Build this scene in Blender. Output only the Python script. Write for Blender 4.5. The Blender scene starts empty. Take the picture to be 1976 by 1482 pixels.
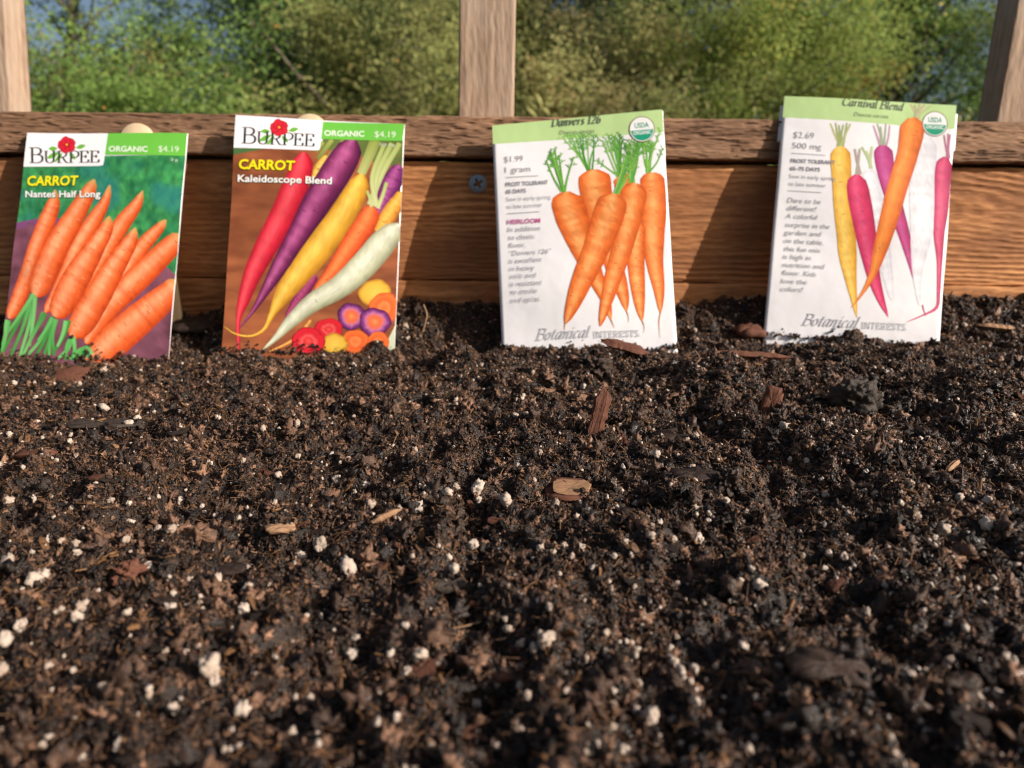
import bpy, math, random
import numpy as np
from mathutils import Matrix, Vector

# ------------------------------------------------------------------ camera, sky, sun, exposure
SC = bpy.context.scene
ROOTC = SC.collection
R = math.radians
rng = np.random.default_rng(7)
random.seed(7)

PITCH, ROLL, FPX = R(9.0), R(0.6), 1427.0            # phone lens, 26 mm equivalent, tipped down a little
fw = Vector((0, math.cos(PITCH), -math.sin(PITCH)))
rt = Vector((1, 0, 0)); up = rt.cross(fw)
rt2 = rt * math.cos(ROLL) + up * math.sin(ROLL)
up2 = -rt * math.sin(ROLL) + up * math.cos(ROLL)
cam_d = bpy.data.cameras.new('camera'); cam = bpy.data.objects.new('camera', cam_d)
ROOTC.objects.link(cam); SC.camera = cam
m3 = Matrix((rt2, up2, -fw)).transposed()
cam.matrix_world = m3.to_4x4()
cam_d.sensor_width = 36.0; cam_d.lens = 26.0
cam_d.clip_start = 0.005; cam_d.clip_end = 500
cam_d.dof.use_dof = True
cam_d.dof.focus_distance = 0.205
cam_d.dof.aperture_fstop = 19.5                        # about 1.3 mm of aperture

SUN_AZ, SUN_EL = R(62), R(24)                         # from behind the camera, well to the right
sun_dir = Vector((math.sin(SUN_AZ) * math.cos(SUN_EL), -math.cos(SUN_AZ) * math.cos(SUN_EL), math.sin(SUN_EL)))
W = bpy.data.worlds.new("World"); SC.world = W; W.use_nodes = True
nt = W.node_tree; nt.nodes.clear()
sky = nt.nodes.new('ShaderNodeTexSky'); sky.sky_type = 'NISHITA'; sky.sun_disc = False
sky.sun_elevation = SUN_EL; sky.sun_rotation = math.pi - SUN_AZ
sky.dust_density = 3.0; sky.ozone_density = 0.4
bg = nt.nodes.new('ShaderNodeBackground'); bg.inputs[1].default_value = 0.075
wo = nt.nodes.new('ShaderNodeOutputWorld')
nt.links.new(sky.outputs[0], bg.inputs[0]); nt.links.new(bg.outputs[0], wo.inputs[0])
sl = bpy.data.lights.new('sun', 'SUN'); sl.energy = 5.0; sl.angle = R(0.5); sl.color = (1.0, 0.925, 0.84)
so = bpy.data.objects.new('sun', sl); ROOTC.objects.link(so)
so.rotation_euler = (-sun_dir).to_track_quat('-Z', 'Y').to_euler()
SC.view_settings.view_transform = 'Standard'; SC.view_settings.look = 'None'
SC.view_settings.gamma = 1.0; SC.view_settings.exposure = 0.3
SC.render.engine = 'CYCLES'
SC.cycles.max_bounces = 6; SC.cycles.transparent_max_bounces = 6
SC.cycles.use_denoising = True; SC.cycles.filter_width = 1.1

# ------------------------------------------------------------------ helpers
def lin(c):
    c = np.asarray(c, float) / 255.0
    return np.where(c <= 0.04045, c / 12.92, ((c + 0.055) / 1.055) ** 2.4)

def _h(ix, iy, iz, seed):
    n = (ix.astype(np.int64) * 374761393 + iy.astype(np.int64) * 668265263 + iz.astype(np.int64) * 2147483647 + seed * 974711) & 0x7fffffff
    n = (n ^ (n >> 13)) * 1274126177 & 0x7fffffff
    n = (n ^ (n >> 16)) * 668265263 & 0x7fffffff
    return ((n ^ (n >> 15)) & 0xffffff) / float(0xffffff)

def vn2(x, y, seed=0):
    x = np.asarray(x, float); y = np.asarray(y, float)
    ix = np.floor(x); iy = np.floor(y); fx = x - ix; fy = y - iy
    fx = fx * fx * fx * (fx * (fx * 6 - 15) + 10); fy = fy * fy * fy * (fy * (fy * 6 - 15) + 10)
    z = np.zeros_like(ix)
    a = _h(ix, iy, z, seed); b = _h(ix + 1, iy, z, seed); c = _h(ix, iy + 1, z, seed); d = _h(ix + 1, iy + 1, z, seed)
    return (a * (1 - fx) + b * fx) * (1 - fy) + (c * (1 - fx) + d * fx) * fy

def vn3(x, y, z, seed=0):
    ix = np.floor(x); iy = np.floor(y); iz = np.floor(z); fx = x - ix; fy = y - iy; fz = z - iz
    fx = fx * fx * (3 - 2 * fx); fy = fy * fy * (3 - 2 * fy); fz = fz * fz * (3 - 2 * fz)
    o = 0
    for dx in (0, 1):
        for dy in (0, 1):
            for dz in (0, 1):
                o = o + _h(ix + dx, iy + dy, iz + dz, seed) * (fx if dx else 1 - fx) * (fy if dy else 1 - fy) * (fz if dz else 1 - fz)
    return o

def fbm2(x, y, seed=0, oct=4, gain=0.5):
    s = 0; a = 1; t = 0
    for i in range(oct):
        s = s + a * vn2(x * 2 ** i + 17.3 * i, y * 2 ** i + 9.1 * i, seed + i); t += a; a *= gain
    return s / t

def sstep(a, b, x):
    t = np.clip((x - a) / (b - a), 0, 1); return t * t * (3 - 2 * t)

def crom(pts, n):
    """smooth curve through points: n samples, any dimension"""
    p = np.asarray(pts, float)
    if len(p) < 3:
        t = np.linspace(0, 1, n)[:, None]; return p[0] * (1 - t) + p[-1] * t
    q = np.vstack([2 * p[0] - p[1], p, 2 * p[-1] - p[-2]])
    d = np.r_[0, np.cumsum(np.linalg.norm(np.diff(p[:, :2], axis=0), axis=1))]
    s = np.interp(np.linspace(0, d[-1], n), d, np.arange(len(p)))
    i = np.minimum(s.astype(int), len(p) - 2); t = (s - i)[:, None]
    a, b, c, e = q[i], q[i + 1], q[i + 2], q[i + 3]
    return 0.5 * ((2 * b) + (-a + c) * t + (2 * a - 5 * b + 4 * c - e) * t * t + (-a + 3 * b - 3 * c + e) * t ** 3)

def new_mesh(name, verts, faces, mat, parent=None, col=None, smooth=False, attr=None, link=True):
    """faces: list/array of quads or tris (or mixed list)"""
    me = bpy.data.meshes.new(name)
    v = np.ascontiguousarray(verts, np.float32)
    if isinstance(faces, np.ndarray):
        k = faces.shape[1]; nf = len(faces)
        me.vertices.add(len(v)); me.vertices.foreach_set('co', v.ravel())
        me.loops.add(nf * k); me.loops.foreach_set('vertex_index', np.ascontiguousarray(faces, np.int32).ravel())
        me.polygons.add(nf); me.polygons.foreach_set('loop_start', np.arange(0, nf * k, k, dtype=np.int32))
        me.update(calc_edges=True)
    else:
        me.from_pydata([tuple(map(float, p)) for p in v], [], [tuple(map(int, f)) for f in faces])
        me.update()
    me.validate()
    if col is not None:
        c = np.ones((len(v), 4), np.float32); c[:, :3] = col
        a = me.color_attributes.new('Col', 'FLOAT_COLOR', 'POINT'); a.data.foreach_set('color', c.ravel())
    if attr is not None:
        for k_, val in attr.items():
            a = me.attributes.new(k_, 'FLOAT', 'POINT'); a.data.foreach_set('value', np.ascontiguousarray(val, np.float32))
    if smooth:
        me.polygons.foreach_set('use_smooth', np.ones(len(me.polygons), bool))
    if mat: me.materials.append(mat)
    o = bpy.data.objects.new(name, me)
    if link: ROOTC.objects.link(o)
    if parent is not None: o.parent = parent
    return o

def grid_faces(nu, nv, closed_u=False, off=0):
    i = np.arange(nu if closed_u else nu - 1); j = np.arange(nv - 1)
    I, J = np.meshgrid(i, j, indexing='ij'); I2 = (I + 1) % nu
    return np.stack([I * nv + J, I2 * nv + J, I2 * nv + J + 1, I * nv + J + 1], -1).reshape(-1, 4) + off

def tag(o, label=None, cat=None, group=None, kind=None):
    if label: o['label'] = label
    if cat: o['category'] = cat
    if group: o['group'] = group
    if kind: o['kind'] = kind
    return o

def empty(name, mw):
    o = bpy.data.objects.new(name, None); ROOTC.objects.link(o); o.matrix_world = mw; o.empty_display_size = 0.02
    return o

def tube(path, rad, nseg=7, cap=True, off=0):
    """verts and quads of a tapered tube along a 3-D path"""
    p = np.asarray(path, float); n = len(p); rad = np.broadcast_to(rad, n)
    t = np.gradient(p, axis=0); t /= np.linalg.norm(t, axis=1)[:, None] + 1e-12
    ref = np.array([0, 0, 1.0]) if abs(t[0, 2]) < 0.9 else np.array([1.0, 0, 0])
    a = np.cross(t, ref); a /= np.linalg.norm(a, axis=1)[:, None] + 1e-12; b = np.cross(t, a)
    ang = np.linspace(0, 2 * np.pi, nseg, endpoint=False)
    v = p[:, None, :] + rad[:, None, None] * (np.cos(ang)[None, :, None] * a[:, None, :] + np.sin(ang)[None, :, None] * b[:, None, :])
    i = np.arange(n - 1); j = np.arange(nseg); I, J = np.meshgrid(i, j, indexing='ij'); J2 = (J + 1) % nseg
    f = np.stack([I * nseg + J, I * nseg + J2, (I + 1) * nseg + J2, (I + 1) * nseg + J], -1).reshape(-1, 4)
    return v.reshape(-1, 3), f + off

# ------------------------------------------------------------------ materials
def mat_new(name):
    m = bpy.data.materials.new(name); m.use_nodes = True
    n = m.node_tree; b = n.nodes['Principled BSDF']; return m, n, b

def N(n, typ, **kw):
    o = n.nodes.new(typ)
    for k, v in kw.items(): setattr(o, k, v)
    return o

def ramp(n, fac, stops):
    r = N(n, 'ShaderNodeValToRGB'); e = r.color_ramp.elements
    while len(e) < len(stops): e.new(0.5)
    for q, (p, c) in zip(e, stops): q.position = p; q.color = (*c, 1)
    n.links.new(fac, r.inputs[0]); return r.outputs[0]

def noise(n, scale, detail=4, rough=0.55, vec=None, sx=(1, 1, 1), dist=0.0):
    t = N(n, 'ShaderNodeTexNoise'); t.inputs['Scale'].default_value = scale; t.inputs['Detail'].default_value = detail
    t.inputs['Roughness'].default_value = rough; t.inputs['Distortion'].default_value = dist
    mp = N(n, 'ShaderNodeMapping'); mp.inputs['Scale'].default_value = sx
    if vec is None:
        tc = N(n, 'ShaderNodeTexCoord'); vec = tc.outputs['Object']
    n.links.new(vec, mp.inputs[0]); n.links.new(mp.outputs[0], t.inputs[0])
    return t.outputs[0]

def bump(n, b, h, strength, dist):
    u = N(n, 'ShaderNodeBump'); u.inputs['Strength'].default_value = strength; u.inputs['Distance'].default_value = dist
    n.links.new(h, u.inputs['Height']); n.links.new(u.outputs[0], b.inputs['Normal']); return u

def mat_print(name, rough, spec, crinkle):
    m, n, b = mat_new(name)
    a = N(n, 'ShaderNodeVertexColor', layer_name='Col'); n.links.new(a.outputs[0], b.inputs['Base Color'])
    b.inputs['Roughness'].default_value = rough; b.inputs['Specular IOR Level'].default_value = spec
    h = noise(n, 38, 3, 0.5)
    bump(n, b, h, crinkle, 0.004)
    return m
M_GLOSS = mat_print('glossy_printed_paper', 0.34, 0.45, 0.10)
M_MATT = mat_print('matt_printed_paper', 0.5, 0.35, 0.22)

def mat_wood(name, dark, light, stain, sc=1.0, bmp=0.5, sat=0.0):
    m, n, b = mat_new(name)
    at = N(n, 'ShaderNodeAttribute', attribute_name='grain')
    f1 = noise(n, 90 * sc, 6, 0.65, sx=(0.07, 1, 1))
    f2 = noise(n, 420 * sc, 4, 0.6, sx=(0.05, 1, 1))
    mx = N(n, 'ShaderNodeMath', operation='MULTIPLY_ADD'); n.links.new(f1, mx.inputs[0]); mx.inputs[1].default_value = 0.7
    n.links.new(at.outputs['Fac'], mx.inputs[2])
    mx2 = N(n, 'ShaderNodeMath', operation='MULTIPLY_ADD'); n.links.new(f2, mx2.inputs[0]); mx2.inputs[1].default_value = 0.45
    n.links.new(mx.outputs[0], mx2.inputs[2])
    sb = N(n, 'ShaderNodeMath', operation='SUBTRACT'); n.links.new(mx2.outputs[0], sb.inputs[0]); sb.inputs[1].default_value = 0.575
    c = ramp(n, sb.outputs[0], [(0.0, [q * 0.45 for q in dark]), (0.3, dark), (0.75, light), (1.0, [min(1, q * 1.25) for q in light])])
    st = noise(n, 22, 5, 0.6, sx=(0.5, 1, 1))
    mixn = N(n, 'ShaderNodeMix', data_type='RGBA'); mixn.inputs[7].default_value = (*stain, 1)
    sr = ramp(n, st, [(0.44, (0, 0, 0)), (0.60, (0.8, 0.8, 0.8))])
    n.links.new(sr, mixn.inputs[0]); n.links.new(c, mixn.inputs[6])
    n.links.new(mixn.outputs[2], b.inputs['Base Color'])
    b.inputs['Roughness'].default_value = 0.8; b.inputs['Specular IOR Level'].default_value = 0.25
    bump(n, b, mx2.outputs[0], bmp, 0.0012)
    return m
M_RAIL = mat_wood('weathered_cedar_rail', (0.175, 0.092, 0.052), (0.42, 0.24, 0.140), (0.18, 0.10, 0.06), 1.0, 0.6)
M_PLANK = mat_wood('orange_cedar_plank', (0.31, 0.125, 0.047), (0.72, 0.345, 0.140), (0.23, 0.094, 0.041), 0.9, 0.55)
M_POST = mat_wood('pale_cedar_post', (0.27, 0.18, 0.125), (0.56, 0.40, 0.285), (0.40, 0.30, 0.23), 0.8, 0.45)

m, n, b = mat_new('pale_birch_stick')
h = noise(n, 200, 4, 0.5, sx=(1, 1, 0.06))
n.links.new(ramp(n, h, [(0.3, (0.58, 0.42, 0.25)), (0.7, (0.74, 0.58, 0.38))]), b.inputs['Base Color']); b.inputs['Roughness'].default_value = 0.6
M_STICK = m
m, n, b = mat_new('stick_marker_ink'); b.inputs['Base Color'].default_value = (0.02, 0.035, 0.02, 1); b.inputs['Roughness'].default_value = 0.6; M_INK = m
m, n, b = mat_new('coated_screw_steel')
h = noise(n, 900, 3, 0.5)
n.links.new(ramp(n, h, [(0.3, (0.20, 0.27, 0.34)), (0.7, (0.30, 0.38, 0.46))]), b.inputs['Base Color'])
b.inputs['Metallic'].default_value = 0.35; b.inputs['Roughness'].default_value = 0.5; M_SCREW = m

def mat_soil(name, inst):
    m, n, b = mat_new(name)
    tc = N(n, 'ShaderNodeTexCoord')
    geo = N(n, 'ShaderNodeNewGeometry')
    f = noise(n, 700, 4, 0.6, vec=geo.outputs['Position'])
    stops = [(0.0, (0.007, 0.0043, 0.0032)), (0.44, (0.020, 0.0115, 0.0078)), (0.68, (0.070, 0.0365, 0.0220)), (0.87, (0.20, 0.104, 0.061)), (1.0, (0.42, 0.225, 0.135))]
    if inst:
        oi = N(n, 'ShaderNodeObjectInfo')
        a = N(n, 'ShaderNodeMath', operation='MULTIPLY_ADD'); n.links.new(oi.outputs['Random'], a.inputs[0]); a.inputs[1].default_value = 0.65
        s = N(n, 'ShaderNodeMath', operation='MULTIPLY'); n.links.new(f, s.inputs[0]); s.inputs[1].default_value = 0.5
        n.links.new(s.outputs[0], a.inputs[2])
        fac = a.outputs[0]
    else:
        s = N(n, 'ShaderNodeMath', operation='MULTIPLY'); n.links.new(f, s.inputs[0]); s.inputs[1].default_value = 0.8; fac = s.outputs[0]
    n.links.new(ramp(n, fac, stops), b.inputs['Base Color'])
    b.inputs['Specular IOR Level'].default_value = 0.4
    fr = noise(n, 1500, 2, 0.5, vec=geo.outputs['Position'])
    n.links.new(ramp(n, fr, [(0.42, (0.22, 0.22, 0.22)), (0.55, (0.62, 0.62, 0.62))]), b.inputs['Roughness'])
    f2 = noise(n, 2600, 3, 0.6, vec=geo.outputs['Position'])
    bump(n, b, f2, 0.8, 0.0004)
    return m
M_SOIL = mat_soil('dark_moist_soil', False)
M_CRUMB = mat_soil('dark_soil_crumb', True)

def mat_inst(name, stops, rough, spec=0.3, nscale=900, bdist=0.0003, var=0.6, grain=None):
    m, n, b = mat_new(name)
    oi = N(n, 'ShaderNodeObjectInfo'); geo = N(n, 'ShaderNodeNewGeometry')
    f = noise(n, nscale, 4, 0.6, vec=None if grain else geo.outputs['Position'], sx=grain or (1, 1, 1))
    a = N(n, 'ShaderNodeMath', operation='MULTIPLY_ADD'); n.links.new(oi.outputs['Random'], a.inputs[0]); a.inputs[1].default_value = var
    s = N(n, 'ShaderNodeMath', operation='MULTIPLY'); n.links.new(f, s.inputs[0]); s.inputs[1].default_value = 1 - var
    n.links.new(s.outputs[0], a.inputs[2])
    n.links.new(ramp(n, a.outputs[0], stops), b.inputs['Base Color'])
    b.inputs['Roughness'].default_value = rough; b.inputs['Specular IOR Level'].default_value = spec
    bump(n, b, f, 0.7, bdist)
    return m
M_FIBRE = mat_inst('peat_fibre', [(0.0, (0.025, 0.013, 0.007)), (0.5, (0.095, 0.045, 0.020)), (0.85, (0.23, 0.115, 0.048)), (1.0, (0.42, 0.25, 0.12))], 0.55, 0.3)
M_PERL = mat_inst('perlite', [(0.0, (0.14, 0.09, 0.065)), (0.3, (0.33, 0.245, 0.185)), (0.55, (0.47, 0.375, 0.305)), (1.0, (0.56, 0.475, 0.405))], 0.75, 0.3, 1100, 0.0004, 0.35)
M_BARKD = mat_inst('dark_bark', [(0.0, (0.010, 0.007, 0.006)), (0.5, (0.030, 0.018, 0.013)), (1.0, (0.07, 0.040, 0.027))], 0.6, 0.3, 900, 0.0009, 0.4, (0.4, 1, 1))
M_BARKR = mat_inst('red_brown_bark', [(0.0, (0.05, 0.02, 0.013)), (0.5, (0.13, 0.05, 0.03)), (1.0, (0.19, 0.083, 0.048))], 0.75, 0.25, 1100, 0.0009, 0.25, (0.12, 1, 1))
M_CHIPT = mat_inst('tan_wood_chip', [(0.0, (0.16, 0.085, 0.045)), (0.5, (0.30, 0.165, 0.09)), (1.0, (0.48, 0.29, 0.17))], 0.75, 0.25, 1300, 0.0005, 0.35, (0.3, 1, 1))
M_CLOD = mat_inst('grey_brown_clod', [(0.0, (0.012, 0.009, 0.007)), (0.6, (0.055, 0.04, 0.03)), (1.0, (0.11, 0.083, 0.062))], 0.7, 0.35, 900, 0.0006, 0.2)

# ------------------------------------------------------------------ the bed: soil surface
def zbase(x, y):
    return (-0.062 + 0.0205 * sstep(0.06, 0.345, y) + 0.03 * np.clip(x, -0.4, 0.4) + 0.0215 * sstep(0.352, 0.392, y))

fwv, rtv, upv = (np.array(v) for v in (fw, rt2, up2))
def on_base(px, py):
    """where on the bed a spot of the photograph lies"""
    d = fwv + rtv * (px - 988) / FPX - upv * (py - 741) / FPX
    t = 0.15
    for _ in range(60):
        p = d * t; t += (zbase(p[0], p[1]) - p[2]) / (d[2] - 0.02) * 0.8
        t = min(max(t, 0.05), 0.6)
    return d * t

def groove(pts):
    return np.array([on_base(*p)[:2] for p in pts])
GROOVES = [(groove([(955, 790), (935, 860), (918, 960), (905, 1100), (900, 1250), (930, 1400), (965, 1500)]), 0.0048, 0.0075),
           (groove([(1440, 850), (1490, 910), (1520, 1000), (1540, 1040)]), 0.0036, 0.0075),
           (groove([(1330, 790), (1375, 830), (1420, 850)]), 0.006, 0.008),
           (groove([(420, 930), (440, 890), (470, 860)]), 0.0045, 0.007),
           (groove([(1130, 845), (1195, 850), (1260, 830)]), 0.007, 0.008),
           (groove([(1620, 850), (1760, 845), (1976, 850)]), 0.004, 0.006),
           (groove([(600, 1010), (640, 1000)]), 0.003, 0.004), (groove([(90, 1010), (160, 1000)]), 0.004, 0.005),
           (groove([(1660, 1130), (1690, 1200), (1700, 1260)]), 0.003, 0.006),
           (groove([(540, 640), (720, 660), (760, 640)]), 0.006, 0.003)]
MOUNDS = [(450, 700, 0.012, 0.003), (880, 640, 0.014, 0.007), (1400, 640, 0.016, 0.008), (1900, 640, 0.014, 0.008), (1100, 720, 0.012, 0.003),
          (1330, 900, 0.009, 0.004), (850, 1040, 0.006, 0.004), (1250, 1060, 0.008, 0.003), (1420, 1120, 0.008, 0.003), (700, 820, 0.02, 0.003),
          (240, 960, 0.012, 0.004), (1800, 960, 0.012, 0.004), (1700, 700, 0.015, 0.004), (1750, 1000, 0.01, 0.003),
          (725, 690, 0.006, 0.005), (1000, 690, 0.006, 0.0045), (1640, 672, 0.004, 0.006), (1560, 668, 0.006, 0.003), (1720, 674, 0.006, 0.004), (250, 705, 0.008, 0.003), (60, 705, 0.01, 0.002)]
MOUNDS = [(on_base(a, b_)[:2], r_, h_) for a, b_, r_, h_ in MOUNDS]

def seg_dist(x, y, P):
    d = np.full(np.shape(x), 9.0)
    for a, b_ in zip(P[:-1], P[1:]):
        ab = b_ - a; t = np.clip(((x - a[0]) * ab[0] + (y - a[1]) * ab[1]) / (ab @ ab + 1e-12), 0, 1)
        d = np.minimum(d, np.hypot(x - a[0] - t * ab[0], y - a[1] - t * ab[1]))
    return d

def height(x, y, fine=True):
    x = np.asarray(x, float); y = np.asarray(y, float)
    z = zbase(x, y)
    wx = x + 0.004 * (fbm2(x * 120, y * 120, 31, 2) - 0.5); wy = y + 0.004 * (fbm2(x * 120, y * 120, 47, 2) - 0.5)
    z = z + 0.0080 * (fbm2(wx * 42, wy * 42, 3, 3) - 0.5)
    r = 1 - np.abs(2 * fbm2(wx * 95, wy * 95, 11, 2) - 1)
    z = z + 0.0062 * (r - 0.72)
    z = z + 0.0034 * (fbm2(wx * 260, wy * 260, 5, 3) - 0.5)
    if fine:
        z = z + 0.0017 * (fbm2(x * 800, y * 800, 21, 3, 0.65) - 0.5)
    for P, w_, dp in GROOVES:
        d = seg_dist(wx, wy, P); z = z - dp * 0.55 * np.exp(-(d / (w_ * 0.8)) ** 2) * (0.3 + 1.1 * vn2(x * 110, y * 110, 88))
    for c, r_, h_ in MOUNDS:
        z = z + h_ * np.exp(-(((x - c[0]) ** 2 + (y - c[1]) ** 2) / r_ ** 2))
    return z

nv, nu = 620, 900
tv = np.linspace(0, 1, nv); yy = 0.035 + (0.397 - 0.035) * (0.45 * tv + 0.55 * tv ** 1.6)
yy = np.r_[np.linspace(-0.5, 0.03, 24), yy]; nv = len(yy)
tu = np.linspace(-1.45, 1.45, nu); tu = np.where(np.abs(tu) > 1.28, np.sign(tu) * (1.28 + (np.abs(tu) - 1.28) * 16), tu)
Y, T = np.meshgrid(yy, tu, indexing='ij'); X = T * (0.055 + 0.70 * np.clip(Y, 0.03, 1))
X = np.clip(X, -1.1, 1.1)
Z = height(X, Y)
soil = new_mesh('soil', np.stack([X, Y, Z], -1).reshape(-1, 3), grid_faces(nv, nu)[:, ::-1].copy(), M_SOIL, smooth=True)
tag(soil, 'dark moist potting soil filling the raised bed', 'soil', kind='structure')

# ------------------------------------------------------------------ loose soil: crumbs, fibres, specks
def ico(sub):
    import bmesh
    bm = bmesh.new(); bmesh.ops.create_icosphere(bm, subdivisions=sub, radius=1)
    v = np.array([q.co[:] for q in bm.verts]); f = np.array([[w.index for w in p.verts] for p in bm.faces]); bm.free()
    return v, f
ICO2, ICO3, ICO5 = ico(2), ico(3), ico(5)

def lump(seed, sub=ICO2, rough=0.7, freq=1.7, squash=(1, 1, 1), oct2=0.5):
    v, f = sub
    s = seed * 13.7
    n1 = vn3(v[:, 0] * freq + s, v[:, 1] * freq + 5, v[:, 2] * freq + 9, seed) - 0.5
    n2 = vn3(v[:, 0] * freq * 2.6 + s, v[:, 1] * freq * 2.6 + 3, v[:, 2] * freq * 2.6, seed + 50) - 0.5
    n3 = vn3(v[:, 0] * freq * 6 + s, v[:, 1] * freq * 6, v[:, 2] * freq * 6, seed + 90) - 0.5
    return v * np.clip(1 + rough * 1.6 * n1 + rough * oct2 * 1.9 * n2 + rough * oct2 * 0.9 * n3, 0.12, 3)[:, None] * np.array(squash), f

def chip(seed, L, Wd, T, jag=0.25, n=26):
    """an irregular flat flake or splinter with real thickness: outline twice, rims and centre rows roughened"""
    r_ = np.random.default_rng(seed)
    ang = np.linspace(0, 2 * np.pi, n, endpoint=False) + r_.uniform(-0.12, 0.12, n)
    rad = 1 + np.interp(np.arange(n) / n, np.linspace(0, 1, 8), np.r_[(q_ := r_.uniform(-jag, jag, 7)), q_[:1]]) + r_.uniform(-jag, jag, n) * .45
    p = 3.4
    sx_ = np.sign(np.cos(ang)) * np.abs(np.cos(ang)) ** (2 / p); sy_ = np.sign(np.sin(ang)) * np.abs(np.sin(ang)) ** (2 / p)
    o = np.stack([sx_ * rad * L / 2, sy_ * rad * Wd / 2], -1)
    rings = []; bend = r_.uniform(-0.25, 0.25) / L
    for s, z in ((0.0, T * 0.55), (0.5, T * 0.5), (0.93, T * 0.42), (1.0, 0.05 * T), (0.95, -T * 0.42), (0.5, -T * 0.5), (0.0, -T * 0.5)):
        q = o * s
        zz = z + T * 0.55 * (r_.random(n) - 0.5) * (s > 0) + bend * q[:, 0] ** 2
        rings.append(np.c_[q, zz])
    v = np.vstack(rings)
    fs = []
    for k in range(6):
        for i in range(n):
            j = (i + 1) % n
            fs.append((k * n + i, k * n + j, (k + 1) * n + j, (k + 1) * n + i))
    return v, np.array(fs)

def hidden_coll(name, objs):
    c = bpy.data.collections.new(name)
    for o in objs: c.objects.link(o)
    return c

def scatter(name, coll, n_kind, pos, rot, scl, idx):
    me = bpy.data.meshes.new(name); me.vertices.add(len(pos)); me.vertices.foreach_set('co', np.ascontiguousarray(pos, np.float32).ravel())
    for k_, val in (('rot', rot), ('scl', scl)):
        a = me.attributes.new(k_, 'FLOAT_VECTOR', 'POINT'); a.data.foreach_set('vector', np.ascontiguousarray(val, np.float32).ravel())
    a = me.attributes.new('idx', 'INT', 'POINT'); a.data.foreach_set('value', np.ascontiguousarray(idx, np.int32))
    o = bpy.data.objects.new(name, me); ROOTC.objects.link(o)
    g = bpy.data.node_groups.new(name, 'GeometryNodeTree')
    g.interface.new_socket('Geometry', in_out='INPUT', socket_type='NodeSocketGeometry')
    g.interface.new_socket('Geometry', in_out='OUTPUT', socket_type='NodeSocketGeometry')
    gi = g.nodes.new('NodeGroupInput'); go = g.nodes.new('NodeGroupOutput')
    ip = g.nodes.new('GeometryNodeInstanceOnPoints'); ci = g.nodes.new('GeometryNodeCollectionInfo')
    ci.inputs['Collection'].default_value = coll; ci.inputs['Separate Children'].default_value = True; ci.inputs['Reset Children'].default_value = True
    def na(nm, dt):
        q = g.nodes.new('GeometryNodeInputNamedAttribute'); q.data_type = dt; q.inputs['Name'].default_value = nm
        return q.outputs['Attribute']
    L = g.links.new
    mp = g.nodes.new('GeometryNodeMeshToPoints'); L(gi.outputs[0], mp.inputs[0])
    L(mp.outputs[0], ip.inputs['Points']); L(ci.outputs[0], ip.inputs['Instance'])
    ip.inputs['Pick Instance'].default_value = True
    L(na('idx', 'INT'), ip.inputs['Instance Index'])
    er = g.nodes.new('FunctionNodeEulerToRotation'); L(na('rot', 'FLOAT_VECTOR'), er.inputs[0]); L(er.outputs[0], ip.inputs['Rotation'])
    L(na('scl', 'FLOAT_VECTOR'), ip.inputs['Scale']); L(ip.outputs[0], go.inputs[0])
    md = o.modifiers.new('scatter', 'NODES'); md.node_group = g
    tag(o, kind='stuff'); return o

def bed_points(n, ymin=0.045, ymax=0.393, bias=1.0):
    y = np.sqrt(ymin ** 2 + (ymax ** 2 - ymin ** 2) * rng.random(n) ** bias)
    x = (rng.random(n) * 2 - 1) * (0.05 + 0.86 * y)
    return x, y

crumbs = []
for k in range(12):
    sq = (1, rng.uniform(0.65, 1), rng.uniform(0.5, 0.9))
    v, f = lump(k + 1, ICO3, 1.0, 1.9, sq, 1.0)
    crumbs.append(new_mesh('soil_crumb_%02d' % k, v, f, M_CRUMB, link=False))
cc = hidden_coll('crumb_shapes', crumbs)
NCR = 560000
x, y = bed_points(NCR)
s = 0.00012 + 0.00070 * rng.random(NCR) ** 3.6
big = rng.random(NCR) < 0.005; s = np.where(big, rng.uniform(0.0010, 0.0022, NCR), s)
z = height(x, y) + s * 0.25
FEET = [((-0.2040, 0.3500, -0.0450), 0.0, 17.0, -2.2), ((-0.0979, 0.3536, -0.0414), -1.9, 12.8, 2.5), ((0.0361, 0.3467, -0.0392), 4.6, 13.4, -5.9), ((0.1636, 0.3577, -0.0336), -3.9, 12.2, -6.4)]
q0 = 0
for loc_, ro_, le_, ya_ in FEET:                        # crumbs clinging to the feet of the packets
    mw_ = np.array(Matrix.Translation(loc_) @ Matrix.Rotation(R(ya_), 4, 'Z') @ Matrix.Rotation(-R(le_), 4, 'X') @ Matrix.Rotation(-R(ro_), 4, 'Y'))
    k_ = 420; u_ = rng.uniform(-.042, .042, k_); hv = rng.exponential(.0009, k_) * (0.3 + 1.6 * vn2(u_ * 160, u_ * 0, 5)) - .001
    P_ = np.c_[u_, -rng.uniform(.0008, .0022, k_), hv, np.ones(k_)] @ mw_.T
    x[q0:q0 + k_], y[q0:q0 + k_], z[q0:q0 + k_] = P_[:, 0], P_[:, 1], P_[:, 2]; q0 += k_
o = scatter('soil_crumbs', cc, 12, np.c_[x, y, z], rng.uniform(0, 6.28, (NCR, 3)), np.repeat(s[:, None], 3, 1), rng.integers(0, 12, NCR))
tag(o, 'loose dark crumbs of potting soil covering the bed', 'soil crumbs')

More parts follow.
